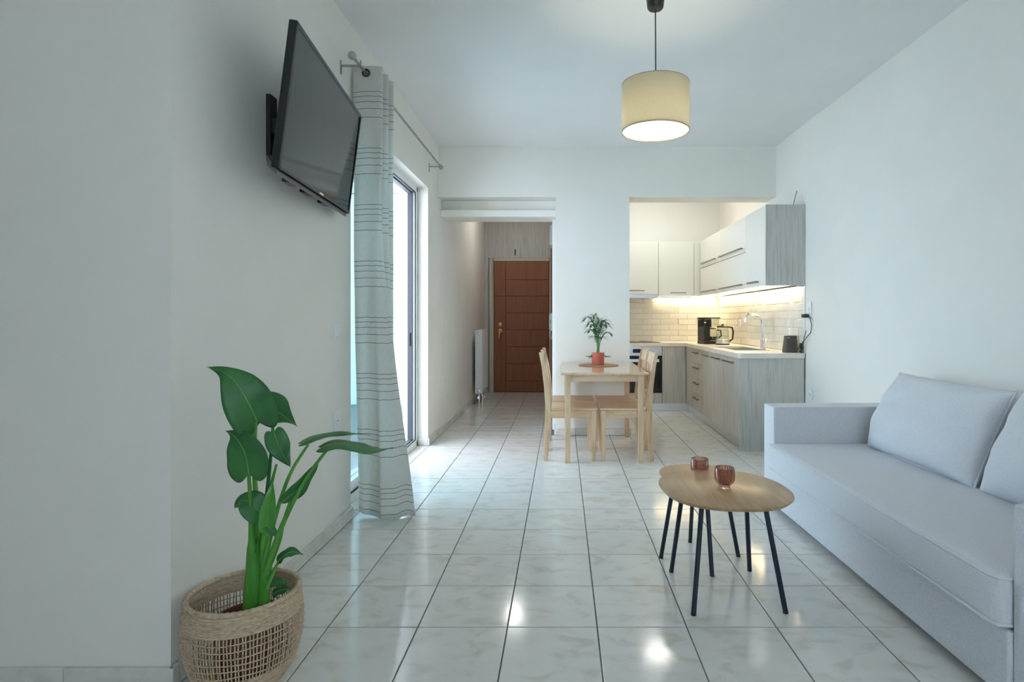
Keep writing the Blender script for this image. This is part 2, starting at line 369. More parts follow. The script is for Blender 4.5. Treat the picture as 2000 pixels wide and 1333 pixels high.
# ================================================================== balcony sliding door (side wall)
dr = thing('door_1', 'white sliding balcony door, one leaf open, beside the linen curtain', None, (-1.40, (D0+D1)/2, 0), kind='structure')
f = MB()
XO, XI = -1.47, -1.345
f.box(XO, XI, D1-0.045, D1, 0.0, DZ); f.box(XO, XI, D0, D0+0.045, 0, DZ)
f.box(XO, XI, D0, D1, DZ-0.05, DZ); f.box(XO, XI, D0, D1, -0.002, 0.055)
f.build('frame', 'pvc', dr, 0.004)
ch = MB(); ch.box(-1.425, -1.383, D1-0.062, D1-0.045, 0.055, DZ-0.05); ch.box(-1.425, -1.383, D0+0.9, D1-0.045, DZ-0.066, DZ-0.05); ch.box(-1.425, -1.383, D0+0.9, D1-0.045, 0.055, 0.066)
ch.build('track', 'channel', dr)
sl = MB(); sl.box(-1.362, -1.352, D1-0.052, D1-0.045, 0.055, DZ-0.05); sl.box(-1.362, -1.352, D0, D1-0.045, DZ-0.058, DZ-0.05); sl.box(-1.362, -1.352, D0, D1-0.045, 0.055, 0.062)
sl.build('seal', 'seal', dr)
box('lock_keep', (-1.41, -1.395, D1-0.075, D1-0.060, 0.93, 1.05), 'seal', dr, 0.003)
for (xo, y0, y1) in ((-1.378, D0+0.045, D0+1.02), (-1.432, D0+0.06, D0+1.05)):   # the two leaves stacked at the near side
    lf = MB(); xa, xb = xo-0.02, xo+0.018
    lf.box(xa, xb, y0, y0+0.06, 0.066, DZ-0.066); lf.box(xa, xb, y1-0.06, y1, 0.066, DZ-0.066)
    lf.box(xa, xb, y0+0.06, y1-0.06, 0.066, 0.13); lf.box(xa, xb, y0+0.06, y1-0.06, DZ-0.13, DZ-0.066)
    s_ = lf.build('sash', 'pvc', dr, 0.003)
    box('pane', (xo-0.006, xo+0.004, y0+0.06, y1-0.06, 0.13, DZ-0.13), 'tealglass', s_)
struct(box('door_sill_trim_2', (XO-0.0, -1.3455, D0, D1, -0.12, -0.003), 'pvc')).name = 'trim_2'

# balcony outside
struct(box('floor_balcony', (-4.6, -1.475, 1.9, 8.4, -0.2, -0.03), 'outdoor'))
struct(box('wall_balcony', (-3.05, -1.471, 8.0, 8.2, -0.03, 2.9), 'outdoor'))
rl = thing('balcony_railing', 'teal glass balcony railing with a white handrail outside the sliding door', 'railing', (-4.4, 5.2, -0.03))
MB().box(-4.43, -4.37, 2.1, 8.2, 0.93, 0.97).box(-4.43, -3.06, 8.14, 8.2, 0.93, 0.97).build('handrail', 'pvc', rl, 0.004)
for y0 in (2.1, 4.1, 6.1): box('panel', (-4.405, -4.395, y0+0.03, y0+1.97, 0.02, 0.93), 'tealglass', rl)
box('panel', (-4.36, -3.1, 8.165, 8.175, 0.02, 0.93), 'tealglass', rl)
for y0 in (2.1, 4.1, 6.1, 8.14): box('post', (-4.42, -4.38, y0-0.02, y0+0.02, -0.03, 0.93), 'pvc', rl)

# ================================================================== entrance: red door, grey panelling
d2 = thing('door_2', 'reddish brown grooved entrance door with brass lock at the end of the hallway', None, (-0.655, YH-0.03, 0), kind='structure')
XD0, XD1, ZD = -1.097, -0.214, 2.104
box('door_slab', (XD0, XD1, YH-0.045, YH-0.012, 0.004, ZD), mat('dark_groove', (0.17, 0.05, 0.02), 0.5), d2)
gz = [1.18 - (v - 623) * 9.33 / 1131 for v in (766, 744.4, 711, 677.6, 644.5, 611.7, 579, 547, 511)]
gz[0] = 0.006; gz[-1] = ZD
xs = -0.911
for a, b in ((gz[0], gz[6]), (gz[6], gz[8])): box('panel', (XD0+0.002, xs-0.003, YH-0.058, YH-0.044, a+0.003, b-0.003), 'reddoor', d2, 0.004)
for a, b in zip(gz, gz[1:]): box('panel', (xs+0.003, XD1-0.002, YH-0.058, YH-0.044, a+0.003, b-0.003), 'reddoor', d2, 0.004)
fm = MB(); fm.box(XD0-0.075, XD0-0.006, YH-0.05, YH-0.001, 0, ZD+0.05); fm.box(XD1+0.006, XD1+0.05, YH-0.05, YH-0.001, 0, ZD+0.05); fm.box(XD0-0.006, XD1+0.006, YH-0.05, YH-0.001, ZD+0.004, ZD+0.05)
fm.build('door_frame', 'doorframe', d2, 0.004)
hd = MB().lathe([(0.034, 0), (0.034, 0.008), (0.02, 0.012), (0.012, 0.05)], seg=20).xf(Matrix.Translation((-0.995, YH-0.058, 0.985)) @ Matrix.Rotation(R(90), 4, 'X')).build('handle', 'brass', d2)
MB().tube([(-0.995, YH-0.104, 0.985), (-0.998, YH-0.108, 0.97), (-1.006, YH-0.11, 0.93), (-1.01, YH-0.108, 0.865)], [0.013, 0.012, 0.012, 0.010], 10).build('lever', 'brass', hd, smooth=True)
MB().lathe([(0.032, 0), (0.032, 0.007), (0.016, 0.012), (0.014, 0.03)], seg=20).xf(Matrix.Translation((-0.995, YH-0.058, 1.09)) @ Matrix.Rotation(R(90), 4, 'X')).build('lock', 'brass', d2)
box('spyhole', (-0.66, -0.645, YH-0.062, YH-0.056, 1.41, 1.425), 'brass', d2, 0.003)
hp = thing('loft_cupboard', 'grey wood grain cupboard front over the entrance door', 'cupboard', (-0.68, YH-0.03, 2.16))
box('door', (XL+0.06, -0.11, YH-0.045, YH-0.005, 2.160, ZC-0.002), 'greywood', hp, 0.002)
box('lock', (-0.765, -0.745, YH-0.052, YH-0.045, 2.20, 2.30), 'black', hp, 0.002)
struct(box('trim_3', (XL+0.001, XL+0.06, YH-0.06, YH-0.002, 0.0, ZC-0.001), 'greywood'))
struct(box('trim_4', (XL+0.061, XD0-0.077, YH-0.035, YH-0.002, 0.0, 2.158), 'greystrip'))
# red side door on the hall wall + intercom + fuse box
d3 = thing('door_3', 'reddish brown side door at the end of the hallway', None, (-0.13, 8.05, 0), kind='structure')
box('door_leaf', (-0.150, -0.106, 7.55, 8.66, 0.004, 2.10), 'reddoor', d3, 0.004)
box('door_frame', (-0.165, -0.106, 8.67, 8.73, 0.0, 2.14), 'reddoor', d3, 0.004)
box('hinge', (-0.175, -0.15, 8.62, 8.65, 0.62, 0.70), 'brass', d3, 0.003); box('hinge', (-0.175, -0.15, 8.62, 8.65, 0.28, 0.36), 'brass', d3, 0.003)
ic = thing('intercom', 'white wall intercom handset beside the entrance door', 'intercom', (-0.13, 7.3, 1.05))
box('body', (-0.145, -0.106, 7.20, 7.42, 1.03, 1.25), 'white', ic, 0.006)
box('button', (-0.150, -0.144, 7.22, 7.25, 1.12, 1.17), 'black', ic, 0.001)
MB().tube([(-0.15, 7.24, 1.03), (-0.155, 7.23, 0.97), (-0.145, 7.23, 0.925), (-0.128, 7.24, 0.93), (-0.12, 7.26, 1.03)], 0.006, 8).build('cord', 'white', ic, smooth=True)
box('handset', (-0.168, -0.142, 7.36, 7.41, 1.04, 1.24), 'white', ic, 0.008)
fb = thing('fuse_box', 'small white box high on the hallway wall by the lintel', 'fuse box', (-0.13, 7.0, 2.25))
box('case', (-0.145, -0.106, 6.9, 7.2, 2.06, 2.30), 'white', fb, 0.006); box('lid', (-0.152, -0.145, 6.92, 7.18, 2.08, 2.28), 'white', fb, 0.002)
# radiator
ra = thing('radiator', 'white panel radiator on the hallway wall', 'radiator', (-1.16, 8.3, 0.14))
bd = box('body', (-1.205, -1.105, 8.0, 8.62, 0.14, 1.02), 'enamel', ra, 0.008)
for k in range(14): box('rib', (-1.107, -1.098, 8.03+k*0.0415, 8.055+k*0.0415, 0.17, 0.99), 'enamel', bd, 0.003, 1)
for z in (0.18, 0.975): MB().lathe([(0.022, 0), (0.022, 0.012), (0.012, 0.014), (0.011, 0.02)], seg=16).xf(Matrix.Translation((-1.155, 8.0, z)) @ Matrix.Rotation(R(90), 4, 'X')).build('plug', 'steel', ra)
MB().tube([(-1.155, 8.05, 0.14), (-1.155, 8.05, 0.0)], 0.011, 10).tube([(-1.115, 8.09, 0.14), (-1.115, 8.09, 0.0)], 0.011, 10).build('pipe', 'chrome', ra, smooth=True)
MB().tube([(-1.155, 8.05, 0.085), (-1.155, 8.0, 0.085)], 0.02, 12).build('valve', 'chrome', ra, smooth=True)
MB().tube([(-1.115, 8.09, 0.085), (-1.07, 8.09, 0.085)], 0.018, 12).build('valve', 'chrome', ra, smooth=True)

# ================================================================== switches and sockets
def plate(name, label, cat, p, side, w=0.078, h=0.082, sock=False):
    """side 'L': on the side wall facing +x; 'R': facing -x; 'K': on kitchen tiles facing -x"""
    s = 1 if side == 'L' else -1; x, y, z = p
    t = thing(name, label, cat, (x, y, z))
    x0, x1 = sorted((x, x + s*0.010)); box('cover', (x0, x1, y-w/2, y+w/2, z-h/2, z+h/2), 'white', t, 0.003)
    x0, x1 = sorted((x + s*0.009, x + s*0.014))
    if sock:
        MB().lathe([(0.024, 0), (0.024, 0.003), (0.019, 0.003), (0.018, 0.0)], seg=20).xf(Matrix.Translation((x + s*0.0095, y, z)) @ Matrix.Rotation(R(90*s), 4, 'Y')).build('socket_ring', 'white', t)
        for dy in (-0.009, 0.009): 
            a, b = sorted((x + s*0.009, x + s*0.0108)); box('hole', (a, b, y+dy-0.003, y+dy+0.003, z-0.003, z+0.003), 'seal', t)
    else: box('rocker', (x0, x1, y-w*.33, y+w*.33, z-h*.33, z+h*.33), 'white', t, 0.002)
    return t
plate('light_switch', 'white light switch on the wall between the television and the balcony door', 'switch', (XL, 3.20, 1.112), 'L')
plate('wall_socket', 'white double socket low on the wall beside the balcony door, above the plant leaf tips', 'socket', (XL, 3.20, 0.617), 'L', 0.082, 0.12, True)
plate('light_switch', 'small white switch on the hallway wall past the balcony door, at switch height', 'switch', (XL, 6.20, 1.12), 'L')
plate('wall_socket', 'small white socket low on the hallway wall past the balcony door', 'socket', (XL, 6.20, 0.517), 'L', sock=True)
plate('wall_socket', 'white double socket on the side wall at the end of the kitchen worktop', 'socket', (XRW(5.06)-0.001, 5.06, 1.265), 'R', 0.08, 0.13, True)
plate('wall_socket', 'white socket low on the side wall just behind the sofa arm', 'socket', (XRW(5.04)-0.001, 5.04, 0.52), 'R', sock=True)

# ================================================================== kitchen
XB, YF = 1.58, 7.38                     # fronts of the base runs
ZT, ZTB = 0.872, 0.828                  # worktop
def bar_handle(y0, y1, x, z, parent, axis='y'):
    m = MB(); s = 0.028
    if axis == 'y':
        m.box(x-s-0.006, x-s+0.004, y0, y1, z-0.008, z+0.008); m.box(x-s, x, y0+0.02, y0+0.03, z-0.005, z+0.005); m.box(x-s, x, y1-0.03, y1-0.02, z-0.005, z+0.005)
    else:
        y = x; m.box(y0, y1, y-s-0.006, y-s+0.003, z-0.006, z+0.006); m.box(y0+0.02, y0+0.03, y-s, y, z-0.005, z+0.005); m.box(y1-0.03, y1-0.02, y-s, y, z-0.005, z+0.005)
    return m.build('handle', 'handle', parent, 0.0015, 1)
GW = 'grey wood grain base cabinet '
def base_unit(y0, y1, label, fronts, hz=None):
    t = thing('base_cabinet', label, 'cabinet', (1.87, (y0+y1)/2, 0.1), group='grey base cabinets under the worktop')
    box('body', (XB+0.02, XR-0.012, y0+0.001, y1-0.001, 0.10, 0.70 if y0 < 6 else ZTB-0.001), 'greywood', t)
    for (z0, z1, h) in fronts:
        d = box('drawer' if len(fronts) > 1 else 'door', (XB, XB+0.019, y0+0.002, y1-0.002, z0+0.0015, z1-0.0015), 'greywood', t, 0.0015, 1)
        if h: bar_handle(h[0], h[1], XB, z1-0.045, d)
    return t
ua = base_unit(5.172, 5.69, GW + 'next to the sofa, with the wide end panel', [(0.10, 0.825, (5.32, 5.62))])
box('side_panel', (XB-0.004, XR-0.012, 5.153, 5.171, 0.0, ZTB-0.001), 'greywood', ua, 0.001, 1)
base_unit(5.69, 6.12, GW + 'with one door under the far half of the sink', [(0.10, 0.825, (5.765, 6.07))])
base_unit(6.12, 6.52, GW + 'with one narrow door between the sink and the drawers', [(0.10, 0.825, (6.22, 6.44))])
dz = base_unit(6.52, 7.03, GW + 'with a stack of four drawers', [(0.10, 0.29, (6.66, 6.9)), (0.29, 0.47, (6.66, 6.9)), (0.47, 0.65, (6.66, 6.9)), (0.65, 0.825, (6.70, 6.93))])
MB().lathe([(0.013, 0), (0.013, 0.01), (0.009, 0.016)], seg=14).xf(Matrix.Translation((XB, 6.62, 0.50)) @ Matrix.Rotation(R(-90), 4, 'Y')).build('lock', 'chrome', dz)
base_unit(7.03, 7.40, GW + 'blank front in the inner corner', [(0.10, 0.825, None)])
cu = thing('base_cabinet', 'grey wood grain base cabinet with a plain door between the oven and the corner', 'cabinet', (1.42, 7.6, 0.1), group='grey base cabinets under the worktop')
box('body', (1.275, 1.575, YF+0.02, YK-0.02, 0.10, ZTB-0.001), 'greywood', cu); box('door', (1.277, 1.574, YF, YF+0.019, 0.10, 0.825), 'greywood', cu, 0.0015, 1)
pl = thing('plinth', 'brushed aluminium kickboard under the grey kitchen cabinets', 'plinth', (1.6, 6.5, 0))
MB().box(XB+0.035, XB+0.050, 5.18, 7.43, 0.001, 0.098).build('side_board', 'alu', pl)
MB().box(0.62, XB+0.034, YF+0.035, YF+0.05, 0.001, 0.098).build('end_board', 'alu', pl)
# oven
ov = thing('oven', 'built-in oven with steel control panel and black glass door', 'oven', (0.97, 7.65, 0.19))
OX0, OX1 = 0.674, 1.270
box('body', (OX0, OX1, YF+0.021, YK-0.02, 0.10, ZTB-0.001), 'steel', ov)
cp = box('control_panel', (OX0, OX1, YF-0.004, YF+0.02, 0.715, 0.823), 'steel', ov, 0.002)
box('display', (0.90, 1.05, YF-0.006, YF-0.003, 0.745, 0.795), 'blackglass', cp)
for x in (0.78, 1.16): MB().lathe([(0.022, 0), (0.02, 0.022)], seg=18).xf(Matrix.Translation((x, YF-0.004, 0.77)) @ Matrix.Rotation(R(90), 4, 'X')).build('knob', 'steel', cp)
od = box('door', (OX0, OX1, YF-0.006, YF+0.02, 0.235, 0.708), 'blackglass', ov, 0.003)
oh = MB().box(OX0+0.04, OX1-0.04, YF-0.052, YF-0.036, 0.630, 0.668); oh.box(OX0+0.08, OX0+0.1, YF-0.037, YF-0.005, 0.64, 0.658); oh.box(OX1-0.1, OX1-0.08, YF-0.037, YF-0.005, 0.64, 0.658); oh.build('handle', 'alu', od, 0.004)
box('drawer', (OX0, OX1, YF, YF+0.02, 0.10, 0.228), 'greywood', ov, 0.001, 1)
# worktop with a cut-out for the sink
SX0, SX1, SY0, SY1 = 1.665, 1.985, 5.60, 6.36
cr = [(1.62 + 0.055*math.cos(a), 5.14+0.055 + 0.055*math.sin(a)) for a in [R(180 + 90*k/6) for k in range(7)]]
wt = MB()
wt.prism(cr + [(XR-0.012, 5.14), (XR-0.012, SY0), (1.565, SY0)], ZTB, ZT)
wt.box(1.565, SX0, SY0, SY1, ZTB, ZT); wt.box(SX1, XR-0.012, SY0, SY1, ZTB, ZT); wt.box(1.565, XR-0.012, SY1, YK-0.012, ZTB, ZT); wt.box(0.62, 1.565, YF-0.015, YK-0.012, ZTB, ZT)
tag(wt.build('worktop', 'counter', org=(1.6, 6.5, ZTB)), 'pale wood effect kitchen worktop running round the corner', 'worktop')
hob = thing('hob', 'black glass hob flush in the worktop over the oven', 'hob', (0.97, 7.66, ZT))
box('glass_top', (0.69, 1.26, YF+0.05, YF+0.55, ZT+0.0002, ZT+0.008), 'blackglass', hob, 0.002, 1)
for (x, y) in ((0.83, 7.55), (0.83, 7.8), (1.11, 7.55), (1.11, 7.8)): MB().lathe([(0.08, ZT+0.0081), (0.08, ZT+0.0086), (0.075, ZT+0.0086), (0.075, ZT+0.0081)], (x, y), 24).build('burner_ring', 'steel', hob)
# sink
sk = thing('sink', 'stainless steel inset sink in the worktop', 'sink', (1.82, 5.98, ZT))
rim = MB()
rim.box(SX0-0.02, SX1+0.02, SY0-0.02, SY0+0.012, ZT+0.0002, ZT+0.004); rim.box(SX0-0.02, SX1+0.02, SY1-0.012, SY1+0.02, ZT+0.0002, ZT+0.004)
rim.box(SX0-0.02, SX0+0.012, SY0+0.012, SY1-0.012, ZT+0.0002, ZT+0.004); rim.box(SX1-0.012, SX1+0.02, SY0+0.012, SY1-0.012, ZT+0.0002, ZT+0.004)
rim.build('rim', 'steel', sk)
bw = MB(); zb = ZT - 0.16
a0, a1, b0, b1 = SX0+0.006, SX1-0.006, SY0+0.006, SY1-0.30
for q in (((a0,b0),(a1,b0)), ((a1,b0),(a1,b1)), ((a1,b1),(a0,b1)), ((a0,b1),(a0,b0))):
    (x0, y0), (x1, y1) = q; bw.quad((x0, y0, ZT), (x1, y1, ZT), (x1, y1, zb), (x0, y0, zb))
bw.quad((a0, b0, zb), (a1, b0, zb), (a1, b1, zb), (a0, b1, zb)); bw.build('bowl', 'steel', sk, solid=0.002)
dbm = MB().box(a0, a1, b1, SY1-0.006, ZT-0.012, ZT-0.006)
for k in range(7): dbm.box(a0+0.03+k*0.04, a0+0.04+k*0.04, b1+0.03, SY1-0.04, ZT-0.006, ZT-0.002)
dbm.build('drainer', 'steel', sk)
MB().lathe([(0.03, zb+0.001), (0.03, zb+0.004), (0.01, zb+0.003)], ((a0+a1)/2, (b0+b1)/2), 20).build('drain', 'chrome', sk)
# tap
tp = thing('tap', 'tall chrome swan neck kitchen tap behind the sink', 'tap', (2.03, 5.86, ZT))
MB().lathe([(0.028, ZT+0.0001), (0.028, ZT+0.006), (0.023, ZT+0.012), (0.022, ZT+0.10), (0.018, ZT+0.105)], (2.03, 5.86), 20).build('body', 'chrome', tp, smooth=True)
pts = [(2.03, 5.86, ZT+0.10), (2.027, 5.86, ZT+0.20), (2.02, 5.86, ZT+0.30), (2.008, 5.86, ZT+0.322), (1.985, 5.86, ZT+0.335), (1.92, 5.86, ZT+0.352), (1.885, 5.86, ZT+0.352), (1.862, 5.86, ZT+0.335), (1.853, 5.86, ZT+0.30), (1.853, 5.86, ZT+0.275)]
MB().tube(pts, 0.0125, 12).build('spout', 'chrome', tp, smooth=True)
MB().tube([(2.03, 5.838, ZT+0.065), (2.03, 5.80, ZT+0.07), (2.028, 5.765, ZT+0.10)], [0.013, 0.009, 0.006], 10).build('lever', 'chrome', tp, smooth=True)

# wall cabinets
XU, YU, ZU0, ZU1, ZUS = 1.815, 7.63, 1.476, 2.198, 1.84
def wall_unit(y0, y1, label, rows):
    t = thing('wall_cabinet', label, 'cabinet', (1.98, (y0+y1)/2, ZU0), group='white gloss wall cabinets')
    box('body', (XU+0.02, XR-0.001, y0+0.001, y1-0.001, ZU0+0.002, ZU1), 'gloss', t)
    for (z0, z1, h) in rows:
        d = box('door', (XU, XU+0.019, y0+0.0015, y1-0.0015, z0+0.0025, z1-0.0025), 'gloss', t, 0.0012, 1)
        bar_handle(h[0], h[1], XU, z0+0.045, d)
    return t
u1 = wall_unit(5.171, 5.735, 'white gloss wall cabinet with a single tall door and grey wood end panel', [(ZU0, ZU1, (5.33, 5.60))])
box('side_panel', (XU-0.003, XR-0.001, 5.153, 5.170, ZU0, ZU1), 'greywood', u1, 0.001, 1)
wall_unit(5.735, 6.665, 'white gloss wall cabinet with two wide flap doors over the sink', [(ZU0, ZUS, (5.80, 6.63)), (ZUS, ZU1, (5.80, 6.63))])
wall_unit(6.665, 7.60, 'white gloss wall cabinet with two flap doors beside the kitchen corner', [(ZU0, ZUS, (6.80, 7.45)), (ZUS, ZU1, (6.80, 7.45))])
def wall_unit_b(x0, x1, z0, label, h):
    t = thing('wall_cabinet', label, 'cabinet', ((x0+x1)/2, 7.8, z0), group='white gloss wall cabinets')
    box('body', (x0+0.001, x1-0.001, YU+0.02, YK-0.001, z0+0.002, ZU1), 'gloss', t)
    d = box('door', (x0+0.0015, x1-0.0015, YU, YU+0.019, z0, ZU1), 'gloss', t, 0.0012, 1)
    if h: bar_handle(h[0], h[1], YU, z0+0.045, d, 'x')
wall_unit_b(0.668, 1.268, 1.505, 'white gloss wall cabinet over the cooker hood', (0.82, 1.08))
wall_unit_b(1.270, 1.738, ZU0, 'white gloss wall cabinet with one door on the end wall beside the hood', (1.42, 1.63))
fi = thing('wall_cabinet', 'narrow white gloss filler cabinet in the corner of the wall units', 'cabinet', (1.78, 7.8, ZU0), group='white gloss wall cabinets')
box('body', (1.741, 2.16, YU+0.02, YK-0.001, ZU0, ZU1), 'gloss', fi); box('filler_panel', (1.741, XU+0.018, YU, YU+0.019, ZU0, ZU1), 'gloss', fi, 0.001, 1)
hood = thing('cooker_hood', 'slim steel pull-out cooker hood under the wall cabinet', 'hood', (0.97, 7.7, 1.46))
box('body', (0.67, 1.266, YU+0.02, YK-0.03, 1.455, 1.504), 'steel', hood); box('front_lip', (0.67, 1.266, YU-0.006, YU+0.02, 1.462, 1.502), 'steel', hood, 0.002)
for k in range(3): box('filter', (0.70+k*0.185, 0.87+k*0.185, YU+0.05, YK-0.08, 1.452, 1.455), 'alu', hood)
# under-cabinet light strips
ls = thing('light_strip', 'warm glowing strip light under the cabinets above the sink', 'strip light', (2.13, 6.5, 1.46), group='strip lights under the wall cabinets')
box('channel', (2.108, 2.15, 5.20, 7.90, 1.466, 1.4755), 'alu', ls); box('led_tape', (2.114, 2.144, 5.21, 7.88, 1.4625, 1.4658), 'led', ls)
MB().tube([(2.095, 5.19, 1.4705), (2.095, 6.5, 1.4705), (2.095, 7.6, 1.4705)], 0.003, 6).build('cable', 'black', ls)
ls = thing('light_strip', 'warm glowing strip light under the end wall cabinets beside the hood', 'strip light', (1.68, 7.94, 1.46), group='strip lights under the wall cabinets')
box('channel', (1.28, 2.10, 7.925, 7.965, 1.466, 1.4755), 'alu', ls); box('led_tape', (1.285, 2.09, 7.93, 7.96, 1.4625, 1.4658), 'led', ls)
# glazed brick backsplash: each brick a piece of its wall
BH, BL = 0.0755, 0.245
kb = bpy.data.objects['wall_kitchen_back']; wr = bpy.data.objects['wall_right']
brick_cache = {}
def brick(wallo, x, y, z, lx, ly, lz):
    key = (round(lx, 3), round(ly, 3), round(lz, 3))
    if key in brick_cache:
        o = brick_cache[key].copy(); C.objects.link(o)
    else:
        b_ = 0.0022; o = MB().box(-lx/2, lx/2, -ly/2, ly/2, -lz/2, lz/2).build('brick', 'zellige', None, b_, 1); brick_cache[key] = o
    o.parent = wallo; o.location = (x, y, z); o.rotation_euler = (random.gauss(0, .006), random.gauss(0, .009), random.gauss(0, .009))
    return o
for r in range(8):
    z0 = ZT + 0.002 + r*BH
    off = (0 if r % 2 else BL/2)
    y = 5.153 - off
    while y < YK - 0.012:
        a, b = max(5.153, y), min(YK-0.012, y + BL)
        if b - a > 0.02: brick(wr, XR-0.005, (a+b)/2, z0+BH/2, 0.009, b-a-0.003, BH-0.003)
        y += BL
    x = 0.62 - off
    while x < XR - 0.011:
        a, b = max(0.62, x), min(XR-0.011, x + BL)
        if b - a > 0.02: brick(kb, (a+b)/2, YK-0.005, z0+BH/2, b-a-0.003, 0.009, BH-0.003)
        x += BL
struct(box('trim_5', (XR-0.012, XR-0.0005, 5.144, 5.1525, ZT+0.001, ZU0-0.001), 'white'))
# worktop appliances
cm = thing('coffee_maker', 'black drip coffee maker on the worktop by the kitchen corner', 'coffee maker', (1.80, 7.13, ZT), R(10), local=True)
box('base', (-0.10, 0.10, -0.11, 0.11, 0.0005, 0.035), 'black', cm, 0.01)
box('tower', (-0.10, -0.02, -0.10, 0.10, 0.03, 0.30), 'black', cm, 0.008)
box('brew_head', (-0.10, 0.0, -0.10, 0.10, 0.20, 0.31), 'black', cm, 0.012)
box('water_tank', (0.002, 0.10, -0.09, 0.095, 0.205, 0.309), 'clearglass', cm, 0.008)
box('lid', (-0.105, 0.11, -0.105, 0.105, 0.31, 0.325), 'black', cm, 0.005)
box('badge', (-0.105, -0.08, -0.1125, -0.11, 0.255, 0.27), 'steel', cm)
cf = MB().lathe([(0.05, 0.037), (0.068, 0.05), (0.070, 0.10), (0.055, 0.165), (0.045, 0.18)], (0.05, 0), 28, False).build('carafe', 'clearglass', cm, smooth=True)
MB().lathe([(0.047, 0.18), (0.05, 0.19), (0.02, 0.2)], (0.05, 0), 24).build('carafe_lid', 'black', cf)
MB().lathe([(0.0, 0.039), (0.062, 0.045), (0.066, 0.09), (0, 0.09)], (0.05, 0), 24).build('coffee', mat('brewed_coffee', (0.02, 0.01, 0.006), 0.1), cf)
MB().tube([(0.09, -0.045, 0.17), (0.125, -0.075, 0.165), (0.13, -0.08, 0.10), (0.105, -0.06, 0.07)], 0.009, 8).build('carafe_handle', 'black', cf, smooth=True)
ke = thing('kettle', 'glass kettle with a steel base ring and black handle beside the coffee maker', 'kettle', (1.90, 6.86, ZT), R(-8), local=True)
MB().lathe([(0.082, 0.0005), (0.082, 0.012), (0.078, 0.014)], seg=28).build('power_base', 'black', ke)
MB().lathe([(0.078, 0.015), (0.08, 0.02), (0.078, 0.062), (0.074, 0.064)], seg=28).build('steel_ring', 'steel', ke, smooth=True)
MB().lathe([(0.077, 0.064), (0.072, 0.14), (0.066, 0.205)], seg=28, caps=False).build('jug', 'clearglass', ke, smooth=True)
MB().lathe([(0.068, 0.205), (0.069, 0.218), (0.05, 0.226), (0.012, 0.228), (0.014, 0.244)], seg=28).build('lid', 'black', ke)
MB().tube([(0.062, 0, 0.212), (0.11, 0, 0.205), (0.122, 0, 0.15), (0.115, 0, 0.07), (0.078, 0, 0.04)], 0.011, 8).build('handle', 'black', ke, smooth=True)
plate('wall_socket', 'white socket on the glazed bricks behind the kettle', 'socket', (XR-0.011, 7.0, 1.13), 'R', sock=True)
ro = thing('router', 'dark taupe upright box at the near end of the worktop', 'router', (2.083, 5.27, ZT), R(6), local=True)
rb = MB().loft([[(-0.065,-0.03,0.0005),(0.055,-0.03,0.0005),(0.055,0.05,0.0005),(-0.065,0.05,0.0005)], [(-0.05,-0.012,0.155),(0.05,-0.012,0.155),(0.05,0.035,0.155),(-0.05,0.035,0.155)]]).build('case', 'routergrey', ro, 0.006)
box('badge', (-0.042, -0.02, -0.0165, -0.0135, 0.132, 0.137), 'white', ro)
cb = thing('power_cable', 'black plug and looping cable hanging from the wall socket to the dark box', 'cable', (2.14, 5.1, ZT))
MB().tube([(2.150, 5.06, 1.205), (2.125, 5.06, 1.205)], 0.018, 10).box(2.10, 2.128, 5.04, 5.085, 1.19, 1.22).build('plug', 'black', cb, smooth=False)
MB().tube([(2.148, 5.06, 1.20), (2.150, 5.02, 1.18), (2.148, 4.985, 1.12), (2.146, 5.0, 1.06), (2.135, 5.07, 1.01), (2.128, 5.13, 0.97), (2.13, 5.165, 0.92), (2.127, 5.18, 0.88)], 0.0035, 8).build('cord', 'black', cb, smooth=True)
MB().tube([(2.148, 5.10, 1.075), (2.142, 5.12, 1.02), (2.138, 5.14, 0.95), (2.130, 5.17, 0.90), (2.126, 5.185, 0.877)], 0.003, 8).build('second_cord', 'black', cb, smooth=True)
k2 = random.Random(3)
for q in range(5):
    p0 = Vector((2.133 + k2.uniform(-.004,.004), 5.17 + k2.uniform(-.02,.02), 0.96)); pts = [p0 + Vector((0.006*math.sin(a*2+q), 0.03*math.sin(a+q*1.3), -a*0.013)) for a in [x*0.8 for x in range(9)]]
    MB().tube(pts, 0.0035, 6).build('coil', 'black', cb, smooth=True)
wi = MB().tube([(2.09, 5.24, ZU1), (2.095, 5.22, 2.26), (2.108, 5.2, 2.33)], 0.003, 6).build('loose_wire', 'channel', smooth=True)
tag(wi, 'thin grey wire sticking up from the top of the wall cabinet end', 'wire')

# ================================================================== ceiling lamps (kitchen and hallway) and pendant
def ceiling_lamp(x, y, label, r=0.17):
    t = thing('ceiling_lamp', label, 'lamp', (x, y, ZC), group='round flush ceiling lamps')
    MB().lathe([(r+0.01, ZC-0.0005), (r+0.01, ZC-0.03), (r-0.01, ZC-0.032)], (x, y), 32).build('base', 'white', t)
    MB().lathe([(r, ZC-0.031), (r-0.01, ZC-0.06), (r*0.7, ZC-0.085), (0.001, ZC-0.095)], (x, y), 32).build('diffuser', 'diffuser', t, smooth=True)
ceiling_lamp(1.16, 6.95, 'round lit ceiling lamp in the kitchen')
ceiling_lamp(-0.66, 7.94, 'round lit ceiling lamp in the hallway', 0.12)
LX, LY = 0.499, 3.10
pd = thing('pendant_lamp', 'drum pendant lamp with linen shade hanging from the ceiling, lit', 'lamp', (LX, LY, ZC))
MB().lathe([(0.050, ZC-0.0005), (0.050, ZC-0.01), (0.043, ZC-0.075), (0.037, ZC-0.082), (0.012, ZC-0.084)], (LX, LY), 28).build('ceiling_cup', mat('brown_black_plastic', (0.02, 0.018, 0.02), 0.4), pd, smooth=True)
